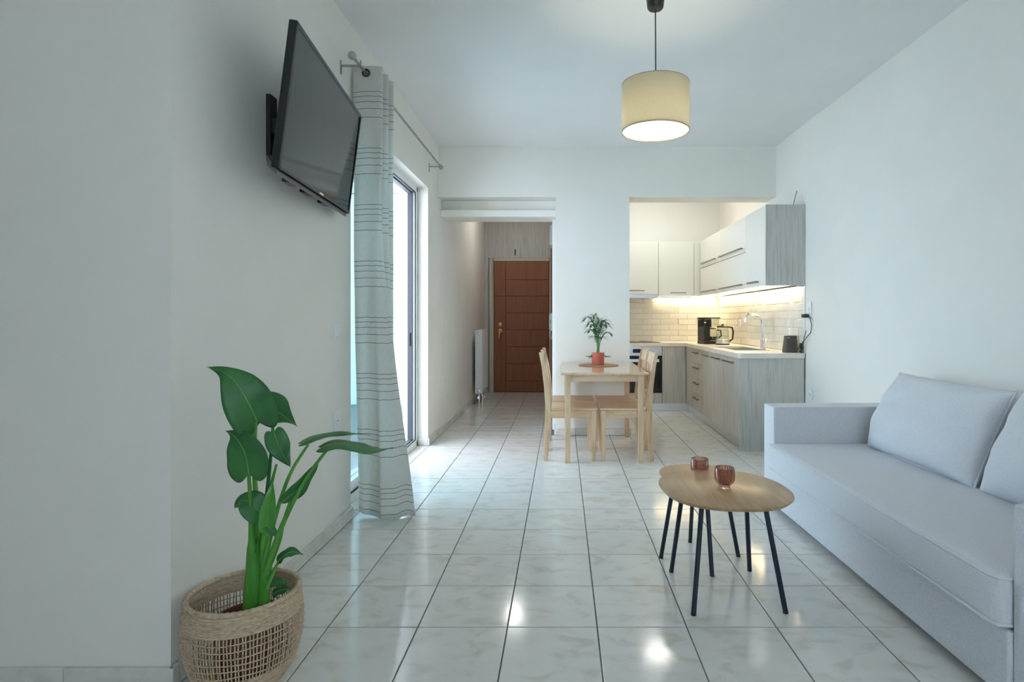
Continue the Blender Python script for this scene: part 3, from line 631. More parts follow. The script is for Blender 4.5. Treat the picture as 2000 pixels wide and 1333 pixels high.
MB().tube([(LX, LY, ZC-0.08), (LX+0.001, LY, 2.7), (LX+0.002, LY, 2.39)], 0.0035, 8).build('cord', 'black', pd, smooth=True)
RS, Z0, Z1 = 0.179, 2.181, 2.435
sh = MB().lathe([(RS, Z0), (RS, Z1)], (LX, LY), 64, False).build('shade', 'linenshade', pd, smooth=True)
MB().lathe([(RS-0.003, Z0+0.001), (RS-0.003, Z1-0.001)], (LX, LY), 64, False).build('lining', 'shadein', sh, smooth=True)
for z in (Z0, Z1-0.004): MB().lathe([(RS-0.0035, z), (RS+0.0012, z), (RS+0.0012, z+0.004), (RS-0.0035, z+0.004), (RS-0.0035, z)], (LX, LY), 64, False).build('ring', 'seagrass', sh)
sp = MB()
for k in range(3):
    a = k*2.094; sp.tube([(LX+0.02*math.cos(a), LY+0.02*math.sin(a), Z1-0.02), (LX+(RS-.003)*math.cos(a), LY+(RS-.003)*math.sin(a), Z1-0.008)], 0.002, 6)
sp.build('spider', 'white', pd)
MB().lathe([(0.018, 2.40), (0.02, 2.39), (0.02, 2.30), (0.014, 2.295)], (LX, LY), 16).build('socket', 'black', pd)
MB().lathe([(0.012, 2.30), (0.016, 2.285), (0.03, 2.255), (0.032, 2.235), (0.024, 2.213), (0.002, 2.205)], (LX, LY), 20).build('bulb', 'bulb', pd, smooth=True)
# translucent disc closing the bottom of the drum shade
MB().lathe([(0.001, Z0+0.008), (RS-0.004, Z0+0.008)], (LX, LY), 48, False).build('diffuser_disc', None, sh)
dd = bpy.data.materials.new('frosted_diffuser'); n_, l_ = nodes_of(dd); n_.remove(n_['Principled BSDF'])
tb = n_.new('ShaderNodeBsdfTranslucent'); tb.inputs[0].default_value = (0.95, 0.97, 0.93, 1); db = n_.new('ShaderNodeBsdfDiffuse'); db.inputs[0].default_value = (.9, .92, .88, 1)
mx = n_.new('ShaderNodeMixShader'); mx.inputs[0].default_value = 0.4; l_.new(tb.outputs[0], mx.inputs[1]); l_.new(db.outputs[0], mx.inputs[2]); l_.new(mx.outputs[0], n_['Material Output'].inputs[0])
bpy.data.objects['diffuser_disc'].data.materials.append(dd)

# ================================================================== television
tv = thing('television', 'flat black television on a tilting wall bracket', 'television', (-1.071, 2.656, 2.016), local=True)
tv.rotation_mode = 'QUATERNION'
yaw, tilt, roll = 0.12913, 0.12572, 0.02384
n1 = Vector((math.cos(yaw), math.sin(yaw), 0)); r1 = Vector((-math.sin(yaw), math.cos(yaw), 0)); up = Vector((0, 0, 1))
u1_ = up*math.cos(tilt) + n1*math.sin(tilt); nn = n1*math.cos(tilt) - up*math.sin(tilt)
rr = r1*math.cos(roll) + u1_*math.sin(roll); uu = -r1*math.sin(roll) + u1_*math.cos(roll)
tv.rotation_quaternion = Matrix((nn, rr, uu)).transposed().to_quaternion()
TW, TH = 1.081, 0.545                      # local: x out of the screen, y along it, z up
bz = MB(); b_ = 0.016
bz.box(-0.03, 0, -TW/2, -TW/2+b_, -TH/2, TH/2); bz.box(-0.03, 0, TW/2-b_, TW/2, -TH/2, TH/2); bz.box(-0.03, 0, -TW/2+b_, TW/2-b_, TH/2-b_, TH/2); bz.box(-0.03, 0, -TW/2+b_, TW/2-b_, -TH/2, -TH/2+b_)
bz.build('bezel', 'tvframe', tv, 0.003, 1)
box('screen', (-0.028, -0.004, -TW/2+b_, TW/2-b_, -TH/2+b_, TH/2-b_), 'screen', tv)
box('back_shell', (-0.052, -0.0305, -TW/2+0.20, TW/2-0.20, -TH/2+0.02, TH/2-0.16), 'tvback', tv, 0.012)
sb = MB().loft([[(-0.062,-TW/2+0.02,-TH/2+0.05),(-0.012,-TW/2+0.005,-TH/2+0.0),(-0.012,TW/2-0.005,-TH/2+0.0),(-0.062,TW/2-0.02,-TH/2+0.05)], [(-0.058,-TW/2+0.04,-TH/2+0.01),(-0.012,-TW/2+0.02,-TH/2-0.022),(-0.012,TW/2-0.02,-TH/2-0.022),(-0.058,TW/2-0.04,-TH/2+0.01)]]).build('speaker_bar', 'tvback', tv, 0.004)
for y in (-0.36, -0.14, 0.12): box('vent', (-0.05, -0.022, y, y+0.10, -TH/2-0.018, -TH/2-0.002), 'black', sb)
box('logo', (-0.002, 0.001, -0.03, 0.03, -TH/2+0.004, -TH/2+0.011), 'chrome', tv)
bk_ = thing('tv_bracket', 'black swivel bracket fixing the television to the wall', 'bracket', (XL, 2.55, 2.0))
box('wall_plate', (XL+0.0005, XL+0.02, 2.44, 2.50, 1.87, 2.13), 'black', bk_, 0.003)
box('wall_rail', (XL+0.0005, XL+0.012, 2.50, 2.62, 1.93, 2.07), 'black', bk_, 0.003)
MB().box(XL+0.02, XL+0.075, 2.45, 2.49, 1.97, 2.03).box(XL+0.065, XL+0.095, 2.46, 2.66, 1.975, 2.02).build('arm', 'black', bk_, 0.003)
MB().tube([(XL+0.075, 2.465, 1.95), (XL+0.075, 2.465, 2.05)], 0.014, 12).build('pivot', 'black', bk_)

# ================================================================== curtain rod and curtain
RX, RZ = -1.15, 2.622
cr_ = thing('curtain_rod', 'thin steel curtain rod with ball ends above the balcony door', 'curtain rod', (RX, 4.3, RZ))
MB().tube([(RX, 3.19, RZ), (RX, 5.49, RZ)], 0.0085, 12).build('rod', 'rod', cr_, smooth=True)
for y, s in ((3.17, -1), (5.51, 1)):
    MB().lathe([(0.0225*math.sin(a), -0.0225*math.cos(a)) for a in [math.pi*k/10 for k in range(11)]], seg=20).xf(Matrix.Translation((RX, y, RZ))).build('finial', 'rod', cr_, smooth=True)
    MB().tube([(RX, y - s*0.022, RZ), (RX, y - s*0.045, RZ)], [0.013, 0.010], 12).build('collar', 'rod', cr_, smooth=True)
for y in (3.265, 5.43):
    b2 = MB().box(XL+0.0005, XL+0.006, y-0.008, y+0.008, RZ-0.06, RZ+0.016).box(XL+0.004, RX+0.016, y-0.006, y+0.006, RZ-0.018, RZ-0.010).box(RX+0.012, RX+0.017, y-0.006, y+0.006, RZ-0.012, RZ+0.014)
    b2.build('bracket', 'rod', cr_)
ct = thing('curtain', 'off-white linen curtain with thin dark stripes, gathered beside the balcony door', 'curtain', (-1.12, 3.45, 0))
top = [(-1.232, 3.415), (-1.20, 3.405), (-1.14, 3.40), (-1.085, 3.40), (-1.062, 3.408), (-1.066, 3.43), (-1.12, 3.455), (-1.20, 3.47), (-1.215, 3.485), (-1.17, 3.505), (-1.085, 3.515), (-1.060, 3.525), (-1.075, 3.545), (-1.15, 3.565), (-1.205, 3.585), (-1.17, 3.605), (-1.085, 3.615), (-1.056, 3.628), (-1.08, 3.65), (-1.19, 3.675)]
bot = [(-1.225, 3.50), (-1.20, 3.455), (-1.145, 3.445), (-1.075, 3.40), (-1.055, 3.355), (-1.03, 3.352), (-0.96, 3.375), (-0.90, 3.405), (-0.872, 3.435), (-0.93, 3.47), (-1.03, 3.48), (-1.10, 3.49), (-1.12, 3.51), (-1.08, 3.54), (-1.00, 3.56), (-1.02, 3.60), (-1.10, 3.62), (-1.04, 3.65), (-1.07, 3.69), (-1.16, 3.70)]
mid = [(-1.228, 3.43), (-1.20, 3.415), (-1.15, 3.41), (-1.11, 3.395), (-1.085, 3.39), (-1.06, 3.395), (-1.035, 3.405), (-1.018, 3.415), (-1.03, 3.44), (-1.10, 3.465), (-1.16, 3.48), (-1.10, 3.50), (-1.045, 3.515), (-1.06, 3.54), (-1.15, 3.56), (-1.10, 3.59), (-1.05, 3.605), (-1.07, 3.63), (-1.12, 3.65), (-1.19, 3.68)]
def resample(pts, n):
    L = [0]
    for a, b in zip(pts, pts[1:]): L.append(L[-1] + math.hypot(b[0]-a[0], b[1]-a[1]))
    # parameter by index (so folds line up between heights), Catmull-Rom smooth
    out = []
    for k in range(n + 1):
        t = k/n*(len(pts)-1); i = min(int(t), len(pts)-2); f_ = t - i
        p0, p1, p2, p3 = pts[max(i-1, 0)], pts[i], pts[i+1], pts[min(i+2, len(pts)-1)]
        out.append(tuple(0.5*((2*p1[c]) + (-p0[c]+p2[c])*f_ + (2*p0[c]-5*p1[c]+4*p2[c]-p3[c])*f_**2 + (-p0[c]+3*p1[c]-3*p2[c]+p3[c])*f_**3) for c in (0, 1)))
    return out
NU, NV = 114, 60
Ts, Ms, Bs = resample(top, NU), resample(mid, NU), resample(bot, NU)
ztop, zbot = 2.665, 0.012
def cpt(iu, iv):
    t = iv/NV                                     # 0 at the top
    z = ztop + (zbot - ztop)*t
    a = max(0, 1 - t/0.62); a = a*a*(3-2*a); b = max(0, (t-0.45)/0.55); b = b*b*(3-2*b)*0.5 + b*0.5*b
    m_ = 1 - a - b if a + b < 1 else 0
    x = Ts[iu][0]*a + Ms[iu][0]*m_ + Bs[iu][0]*b; y = Ts[iu][1]*a + Ms[iu][1]*m_ + Bs[iu][1]*b
    w = noise.noise((x*9, y*9, z*2.2))*0.006*min(1, t*3)
    hem = 0.014*math.sin(iu*0.35)*max(0, (t-0.8)/0.2)
    return (x + w*0.3, y + w, z + max(0, hem) )
me = bpy.data.meshes.new('cloth'); vs = []; fs = []; uvs = []
for i in range(NU+1):
    for j in range(NV+1): vs.append(Vector(cpt(i, j)) - ORG[ct.name])
for i in range(NU):
    for j in range(NV):
        a = i*(NV+1)+j; fs.append((a, a+NV+1, a+NV+2, a+1))
me.from_pydata([tuple(v) for v in vs], [], fs); uvl = me.uv_layers.new(name='UVMap')
sag = [0.006*noise.noise((i*0.13, 3.1, 0)) for i in range(NU+1)]
for lp in me.loops:
    i, j = divmod(lp.vertex_index, NV+1); uvl.data[lp.index].uv = (i/NU*1.6, ztop + (zbot-ztop)*j/NV + sag[i])
for p in me.polygons: p.use_smooth = True
me.materials.append(M['curtain']); co = bpy.data.objects.new('cloth', me); C.objects.link(co); co.parent = ct
md = co.modifiers.new('thickness', 'SOLIDIFY'); md.thickness = 0.0015
for y in (3.393, 3.455, 3.508, 3.562, 3.61):
    pts = [(RX + 0.019*math.cos(a), y, RZ + 0.019*math.sin(a)) for a in [2*math.pi*k/20 for k in range(21)]]
    MB().tube(pts, 0.006, 8, False).build('eyelet', 'bronze', ct, smooth=True)

# ================================================================== dining table and chairs
dt = thing('dining_table', 'pale wooden dining table pushed against the pillar', 'table', (0.345, 5.26, 0))
box('tabletop', (-0.010, 0.700, 4.69, 5.838, 0.722, 0.743), 'pine_top', dt, 0.004)
for x0 in (0.024, 0.624):
    for y0 in (4.724, 5.745):
        cx, cy = x0 + 0.021, y0 + 0.021
        MB().loft([[(cx-a, cy-a, z), (cx+a, cy-a, z), (cx+a, cy+a, z), (cx-a, cy+a, z)] for z, a in ((0.0005, 0.020), (0.60, 0.0245), (0.722, 0.0245))]).build('leg', 'pine', dt, 0.003)
for d in ((0.072, 0.622, 4.732, 4.752), (0.072, 0.622, 5.76, 5.78)): box('apron', (*d, 0.665, 0.7215), 'pine_h', dt, 0.002)
for d in ((0.030, 0.050, 4.77, 5.742), (0.640, 0.660, 4.77, 5.742)): box('apron', (*d, 0.665, 0.7215), 'pine_top', dt, 0.002)
def make_chair(label):
    t = thing('dining_chair', label, 'chair', (0, 0, 0), 0, 'pale wooden dining chairs at the table', local=True)
    W2 = 0.200
    for s in (-1, 1):
        y = s*(W2-0.017); path = [(-0.196, 0.0005), (-0.187, 0.15), (-0.178, 0.33), (-0.176, 0.46), (-0.188, 0.62), (-0.210, 0.78), (-0.236, 0.90)]
        wd = [0.017, 0.020, 0.023, 0.023, 0.021, 0.018, 0.015]
        MB().loft([[(x-w, y-0.014, z), (x+w, y-0.014, z), (x+w, y+0.014, z), (x-w, y+0.014, z)] for (x, z), w in zip(path, wd)]).build('back_post', 'pine', t, 0.003)
        MB().loft([[(0.205-a, y-a, z), (0.205+a, y-a, z), (0.205+a, y+a, z), (0.205-a, y+a, z)] for z, a in ((0.0005, 0.016), (0.418, 0.021))]).build('leg', 'pine', t, 0.003)
        box('side_rail', (-0.155, 0.184, y-0.010, y+0.010, 0.355, 0.4175), 'pine_h', t, 0.002)
    box('front_rail', (0.196, 0.214, -W2+0.038, W2-0.038, 0.355, 0.4175), 'pine_top', t, 0.002)
    box('rear_rail', (-0.182, -0.164, -W2+0.031, W2-0.031, 0.355, 0.4175), 'pine_top', t, 0.002)
    se = MB().loft([[(-0.150, -W2+0.004, z), (0.238, -W2, z), (0.238, W2, z), (-0.150, W2-0.004, z)] for z in (0.4185, 0.437)]).build('seat', 'pine_h', t, 0.005)
    def slab(z0, z1, y0, y1, th, nm, mt):
        def bx(z): 
            tt = max(0, (z - 0.46)/0.44); return -0.176 - 0.020*tt - 0.040*tt*tt
        MB().loft([[(bx(z)-th, y0, z), (bx(z)+th, y0, z), (bx(z)+th, y1, z), (bx(z)-th, y1, z)] for z in [z0 + (z1-z0)*k/4 for k in range(5)]]).build(nm, mt, t, 0.003)
    slab(0.795, 0.895, -W2+0.032, W2-0.032, 0.009, 'top_rail', 'pine_top')
    slab(0.53, 0.575, -W2+0.032, W2-0.032, 0.009, 'lower_rail', 'pine_top')
    for y0 in (-0.125, -0.03, 0.065): slab(0.576, 0.794, y0, y0+0.06, 0.006, 'slat', 'pine')
    return t
lab = ['pale wooden dining chair nearest the camera on the hallway side of the table', 'pale wooden dining chair by the pillar on the hallway side of the table',
       'pale wooden dining chair nearest the camera on the kitchen side of the table', 'pale wooden dining chair by the pillar on the kitchen side of the table']
c0 = make_chair(lab[0])
for k, (x, y, rz) in enumerate(((0.058, 4.995, 0), (0.058, 5.425, 0), (0.548, 4.995, math.pi), (0.548, 5.425, math.pi))):
    c = c0 if k == 0 else dup(c0)
    c.location = (x, y, 0); c.rotation_euler = (0, 0, rz); c['label'] = lab[k]
# placemat and potted palm
pm = MB().lathe([(0.001, 0.7435), (0.185, 0.7435), (0.188, 0.7455), (0.185, 0.748)] + [(0.185 - 0.0075*k, 0.7485 + (0.0009 if k % 2 else 0)) for k in range(1, 24)] + [(0.001, 0.7485)], (0.339, 5.42), 48)
tag(pm.build('placemat', 'mat', org=(0.339, 5.42, 0.7435)), 'round woven rattan placemat under the coral plant pot', 'placemat')
PX, PY, PZ = 0.335, 5.42, 0.7500
pp = thing('potted_palm', 'small parlour palm in a coral pot on the dining table', 'plant', (PX, PY, PZ))
MB().lathe([(0.054, PZ), (0.057, PZ+0.004), (0.061, PZ+0.112), (0.057, PZ+0.114), (0.054, PZ+0.09)], (PX, PY), 32).build('pot', 'coral', pp, smooth=True)
MB().lathe([(0.0005, PZ+0.100), (0.0555, PZ+0.098)], (PX, PY), 24, False).build('soil', 'soil', pp)
pr = random.Random(11)
def frond(root, az, h, reach, n=17, ll=0.075, name='frond'):
    m = MB(); d = Vector((math.cos(az), math.sin(az), 0)); side = Vector((-math.sin(az), math.cos(az), 0)); pts = []
    for k in range(15):
        t = k/14; pts.append(root + d*(reach*t**1.7) + Vector((0, 0, h*(math.sin(t*math.pi*0.60)/math.sin(math.pi*0.5)))))
    m.tube(pts, [0.0028*(1-0.7*k/14) for k in range(15)], 6); k0 = len(m.f)
    st = m.build(name, 'palmstem', pp, smooth=True)
    l = MB()
    for k in range(n):
        t = 0.36 + 0.63*k/(n-1); i = min(int(t*14), 13); p = pts[i].lerp(pts[i+1], t*14-i); tg = (pts[i+1]-pts[i]).normalized()
        for s in (-1, 1):
            L = ll*(0.65 + 0.6*math.sin(math.pi*(0.2+0.75*k/n)))*pr.uniform(.85, 1.15)
            q = (side*s*0.85 + tg*0.65 + Vector((0, 0, pr.uniform(-.1, .15)))).normalized(); w = q.cross(Vector((0, 0, 1))); w = w.normalized() if w.length > .1 else side
            w = w*0.0042; dz_ = Vector((0, 0, -0.25*L))
            a, b, c_, e = p, p + q*L*0.35, p + q*L*0.7 + dz_*0.35, p + q*L + dz_
            kk = len(l.v); nv = Vector((0, 0, 0.0008))
            l.v += [tuple(x) for x in (a, b-w+nv, b+w+nv, c_-w*0.8, c_+w*0.8, e)]; l.f += [(kk, kk+1, kk+2), (kk+1, kk+3, kk+4, kk+2), (kk+3, kk+5, kk+4)]
    lo = l.build('leaflets', 'palm', st, solid=0.0006); lo['kind'] = 'stuff'
rt = Vector((PX, PY, PZ+0.098))
for az, h, rc, ll in ((2.9, 0.345, 0.10, 0.065), (2.4, 0.365, 0.055, 0.06), (0.3, 0.31, 0.065, 0.065), (-0.7, 0.28, 0.075, 0.065), (-2.6, 0.28, 0.085, 0.065), (1.3, 0.30, 0.05, 0.06), (-1.6, 0.22, 0.07, 0.06),
                       (-0.15, 0.20, 0.085, 0.06), (3.5, 0.23, 0.085, 0.06), (0.9, 0.16, 0.07, 0.055), (3.1, 0.30, 0.07, 0.06), (-1.1, 0.33, 0.03, 0.055), (-2.1, 0.17, 0.07, 0.055)):
    frond(rt + Vector((pr.uniform(-.014,.014), pr.uniform(-.014,.014), 0)), az, h, rc*1.25, ll=ll*1.12)
for az, rc in ((math.pi+.3, 0.085), (-0.25, 0.09)):
    m_r = rt + Vector((0.05*math.cos(az), 0.05*math.sin(az), 0.012)); frond(m_r, az, -0.03, rc*0.6, 6, 0.035)

# ================================================================== sofa
so = thing('sofa', 'pale blue-grey fabric sofa with slim square arms along the wall', 'sofa', (1.765, 2.652, 0), R(0.9), local=True)
box('base', (-0.452, 0.40, -0.922, 0.938, 0.035, 0.248), 'sofa', so, 0.012, 3)
bm_ = MB()
def seatpt(a, b, topz=True): return 0
sc_ = box('seat_cushion', (-0.484, 0.355, -0.918, 0.934, 0.250, 0.412), 'sofa', so, 0.028, 4)
def piping(pts, parent, r=0.0055): return MB().tube(pts, r, 8, False).build('piping', 'piping', parent, smooth=True)
for z in (0.262, 0.402): piping([(0.30, 0.932, z), (-0.44, 0.932, z), (-0.474, 0.925, z), (-0.483, 0.89, z), (-0.483, 0, z), (-0.483, -0.874, z), (-0.474, -0.909, z), (-0.44, -0.916, z), (0.3, -0.916, z)], sc_)
for s in (-1, 1):
    y0, y1 = (0.94, 1.11) if s > 0 else (-1.094, -0.924)
    ar = box('arm', (-0.44, 0.43, y0, y1, 0.035, 0.633), 'sofa', so, 0.014, 3)
    for y in (y0+0.006, y1-0.006): piping([(-0.434, y, 0.04), (-0.434, y, 0.60), (-0.434, y, 0.622), (-0.422, y, 0.628), (-0.38, y, 0.628), (0.42, y, 0.628)], ar)
    piping([(-0.436, y0+0.008, 0.627), (-0.436, y1-0.008, 0.627)], ar, 0.005)
box('backrest', (0.365, 0.44, -0.922, 0.938, 0.035, 0.633), 'sofa', so, 0.014, 3)
for (x, y) in ((-0.40, 1.05), (-0.40, -1.05), (0.36, 1.05), (0.36, -1.05)): MB().lathe([(0.02, 0.0005), (0.024, 0.035)], (x, y), 12).build('foot', 'black', so)
def pillow(name, label, y, seed, lean=24, x=1.955, z=0.628, yawd=1.5):
    t = thing(name, label, 'cushion', (x, y, z), local=True, group='sofa back cushions')
    t.rotation_euler = (0, R(lean), R(yawd))
    hw, hh, th = 0.438, 0.246, 0.128
    def outline(s, t_):                          # rounded rectangle with slightly pulled-in sides and eared corners
        px = s*hw*(1 - 0.035*(1 - s*s)*0 - 0.03*(1 - t_*t_)*abs(s)**6); pz = t_*hh*(1 - 0.045*(1 - s*s)*abs(t_)**6)
        return px, pz
    def side(sg):
        def fn(a, b):
            s, q = 2*a-1, 2*b-1; s = math.sin(s*math.pi/2)*0.5 + s*0.5; q = math.sin(q*math.pi/2)*0.5 + q*0.5
            px, pz = outline(s, q)
            d = ((1-abs(s)**3.2)*(1-abs(q)**2.6))**0.55 if abs(s) < 1 and abs(q) < 1 else 0
            d = d*th*(1.0 - 0.14*q) + (0.024*noise.noise((s*2.2+seed, q*2.2, sg*3+seed)) + 0.012*noise.noise((s*7+seed, q*4, seed)))*d
            return (sg*d, px, pz)
        return fn
    m = MB(); m.grid(side(-1), 36, 22); m.grid(side(1), 36, 22)
    cv = m.build('cover', 'sofa', t, smooth=True)
    for f_ in cv.data.polygons: f_.use_smooth = True
    for e_ in cv.data.edges: e_.use_edge_sharp = False
    ed = []
    N = 24
    for k in range(N+1): ed.append((0, *outline(-1+2*k/N, -1)))
    for k in range(1, N+1): ed.append((0, *outline(1, -1+2*k/N)))
    for k in range(1, N+1): ed.append((0, *outline(1-2*k/N, 1)))
    for k in range(1, N+1): ed.append((0, *outline(-1, 1-2*k/N)))
    MB().tube(ed, 0.005, 8, False).build('piping', 'piping', t, smooth=True)
pillow('sofa_cushion', 'large grey-blue back cushion at the kitchen end of the sofa', 3.065, 1.0)
pillow('sofa_cushion', 'grey-blue back cushion cut off by the picture edge, nearer the front sofa arm', 2.165, 5.0, x=1.985)

# ================================================================== coffee tables
def egg(cx, cy, rx, ry, skew, n=64, rot=0):
    out = []
    for k in range(n):
        a = 2*math.pi*k/n; x, y = math.cos(a), math.sin(a); e_ = (abs(x)**2.35 + abs(y)**2.35)**(-1/2.35); x, y = x*e_, y*e_
        f_ = 1 + skew*(x*0.6 - y*0.8)*0.5 + 0.03*math.cos(2*a+0.6)
        out.append((cx + rx*x*f_, cy + ry*y*f_))
    return out
def coffee_table(label, cx, cy, rx, ry, z, legs, tops, skew, name='coffee_table'):
    t = thing(name, label, 'table', (cx, cy, 0), group='nesting coffee tables')
    p = egg(cx, cy, rx, ry, skew); q = egg(cx, cy, rx-0.013, ry-0.013, skew); q2 = egg(cx, cy, rx-0.002, ry-0.002, skew)
    MB().loft([[(x, y, z-0.018) for x, y in q], [(x, y, z-0.005) for x, y in p], [(x, y, z-0.0012) for x, y in p], [(x, y, z) for x, y in q2]]).build('tabletop', 'oak', t, smooth=True)
    for (lx, ly), (tx, ty) in zip(legs, tops):
        l = MB().tube([(lx, ly, 0.003), (tx, ty, z-0.0175)], 0.0105, 14).build('leg', 'navy', t, smooth=True)
        MB().lathe([(0.0105, 0.0002), (0.0112, 0.004), (0.0108, 0.008)], (lx, ly), 14).build('foot_cap', 'black', l)
coffee_table('larger oak coffee table with splayed dark legs in front of the sofa', 0.690, 2.522, 0.265, 0.292, 0.45,
             [(0.523, 2.305), (0.895, 2.320), (0.508, 2.696), (0.876, 2.707)], [(0.575, 2.38), (0.83, 2.38), (0.545, 2.60), (0.83, 2.62)], 0.10)
coffee_table('smaller lower oak coffee table tucked behind the larger one', 0.688, 2.865, 0.196, 0.208, 0.41,
             [(0.487, 2.855), (0.687, 2.655), (0.873, 2.872), (0.675, 3.054)], [(0.555, 2.86), (0.682, 2.745), (0.80, 2.867), (0.678, 2.98)], 0.0)
def tumbler(label, x, y, z):
    t = thing('glass_tumbler', label, 'glass', (x, y, z), group='ribbed rose glass tumblers')
    prof = [(0.0255, 0.0003), (0.027, 0.003), (0.0275, 0.012), (0.036, 0.026), (0.0405, 0.034), (0.0415, 0.055), (0.0408, 0.085), (0.0395, 0.0865), (0.0382, 0.085), (0.0388, 0.055), (0.0375, 0.036), (0.030, 0.024), (0.018, 0.016), (0.0005, 0.015)]
    N = 144; rings = []
    for i, (r, zz) in enumerate(prof):
        rib = 0.0024 if 3 <= i <= 5 else 0
        rings.append([(x + (r + rib*math.cos(k*2*math.pi*24/N*1.0))*math.cos(2*math.pi*k/N), y + (r + rib*math.cos(k*2*math.pi*24/N))*math.sin(2*math.pi*k/N), z + zz) for k in range(N)])
    MB().loft(rings).build('bowl', 'amber', t, smooth=True)
    MB().lathe([(0.0415, 0.0852), (0.0412, 0.0868), (0.0385, 0.0868), (0.0382, 0.0852)], seg=40, caps=False).xf(Matrix.Translation((x, y, z))).build('rim', 'amber', t, smooth=True)
tumbler('ribbed smoky rose glass tumbler standing on the larger coffee table', 0.703, 2.505, 0.45)
tumbler('ribbed smoky rose glass tumbler half hidden, on the lower coffee table', 0.672, 2.83, 0.41)

# ================================================================== basket with the large plant
BX, BY = -1.050, 1.915
ba = thing('basket', 'round woven seagrass basket with an open lattice, by the wall', 'basket', (BX, BY, 0))
def brad(z):
    P = [(0, 0.125), (0.03, 0.146), (0.08, 0.165), (0.14, 0.176), (0.20, 0.178), (0.25, 0.171), (0.282, 0.164)]
    for (a, ra_), (b, rb_) in zip(P, P[1:]):
        if a <= z <= b: return ra_ + (rb_-ra_)*(z-a)/(b-a)
    return P[-1][1]
def band(z0, z1, n, name):
    outp = []
    for k in range(n*4+1):
        z = z0 + (z1-z0)*k/(n*4); outp.append((brad(z) + 0.0022*abs(math.sin(k*math.pi/4)), z))
    inn = [(r-0.006, z) for r, z in reversed(outp)]
    rings = []; seg = 120
    for (r, z) in outp + inn + [outp[0]]:
        rings.append([(BX + (r + 0.0012*math.cos(j*math.pi))*math.cos(2*math.pi*j/seg), BY + (r + 0.0012*math.cos(j*math.pi))*math.sin(2*math.pi*j/seg), z) for j in range(seg)])
    return MB().loft(rings, True, False).build(name, 'seagrass', ba, smooth=True)
band(0.212, 0.276, 9, 'upper_band'); band(0.012, 0.07, 8, 'lower_band')
MB().lathe([(0.0005, 0.002), (0.128, 0.002), (0.135, 0.014), (0.0005, 0.012)], (BX, BY), 48).build('bottom', 'seagrass', ba)
rp = []; NR = 240
rm = MB(); rings = []
for k in range(NR):
    a = 2*math.pi*k/NR; c_ = Vector((BX + 0.164*math.cos(a), BY + 0.164*math.sin(a), 0.279)); er = Vector((math.cos(a), math.sin(a), 0)); rr_ = 0.0085 + 0.0011*math.cos(k*math.pi/2)
    rings.append([c_ + er*rr_*math.cos(q) + Vector((0,0,1))*rr_*math.sin(q) for q in [2*math.pi*j/10 for j in range(10)]])
rings.append(rings[0]); rm.loft(rings, True, False).build('rim', 'seagrass', ba, smooth=True)
la = MB(); NS = 108
for k in range(NS):
    a = 2*math.pi*k/NS + 0.006*math.sin(k*2.7); pts = []
    for q in range(8):
        z = 0.066 + (0.216-0.066)*q/7; r = brad(z) - 0.001; aa = a + 0.004*math.sin(q*1.3+k); pts.append((BX + r*math.cos(aa), BY + r*math.sin(aa), z))
    la.tube(pts, 0.0024, 5, False)
la.build('upright_strands', 'seagrass', ba, smooth=True)['kind'] = 'stuff'
lh = MB()
for q in range(1, 7):
    z = 0.066 + (0.216-0.066)*q/7; pts = []
    for k in range(121):
        a = 2*math.pi*k/120; r = brad(z) + 0.0014 + 0.001*math.cos(k*math.pi); pts.append((BX + r*math.cos(a), BY + r*math.sin(a), z + 0.002*math.sin(a*5+q)))
    lh.tube(pts, 0.0019, 5, False)
lh.build('ring_strands', 'seagrass', ba, smooth=True)['kind'] = 'stuff'
gp = thing('potted_plant', 'tall leafy green plant with heart shaped leaves in the woven basket', 'plant', (-0.99, 1.91, 0.0145))
MB().lathe([(0.082, 0.0145), (0.085, 0.02), (0.108, 0.185), (0.112, 0.187), (0.112, 0.197), (0.105, 0.197), (0.10, 0.16)], (BX+0.015, BY), 36).build('nursery_pot', 'terracotta', gp, smooth=True)
MB().lathe([(0.0005, 0.178), (0.103, 0.172)], (BX+0.015, BY), 30, False).build('soil', 'soil', gp)
def stalk(pts, r, m='stem', name='stalk', parent=None):
    P = [Vector(p) for p in pts]; out = []; rr_ = []
    n = 6
    for i in range(len(P)-1):
        p0, p1, p2, p3 = P[max(i-1,0)], P[i], P[i+1], P[min(i+2, len(P)-1)]
        for k in range(n):
            t = k/n; out.append(0.5*((2*p1) + (p2-p0)*t + (2*p0-5*p1+4*p2-p3)*t*t + (-p0+3*p1-3*p2+p3)*t**3)); rr_.append(r[i]+(r[i+1]-r[i])*t)
    out.append(P[-1]); rr_.append(r[-1])
    return MB().tube(out, rr_, 10).build(name, m, parent or gp, smooth=True)
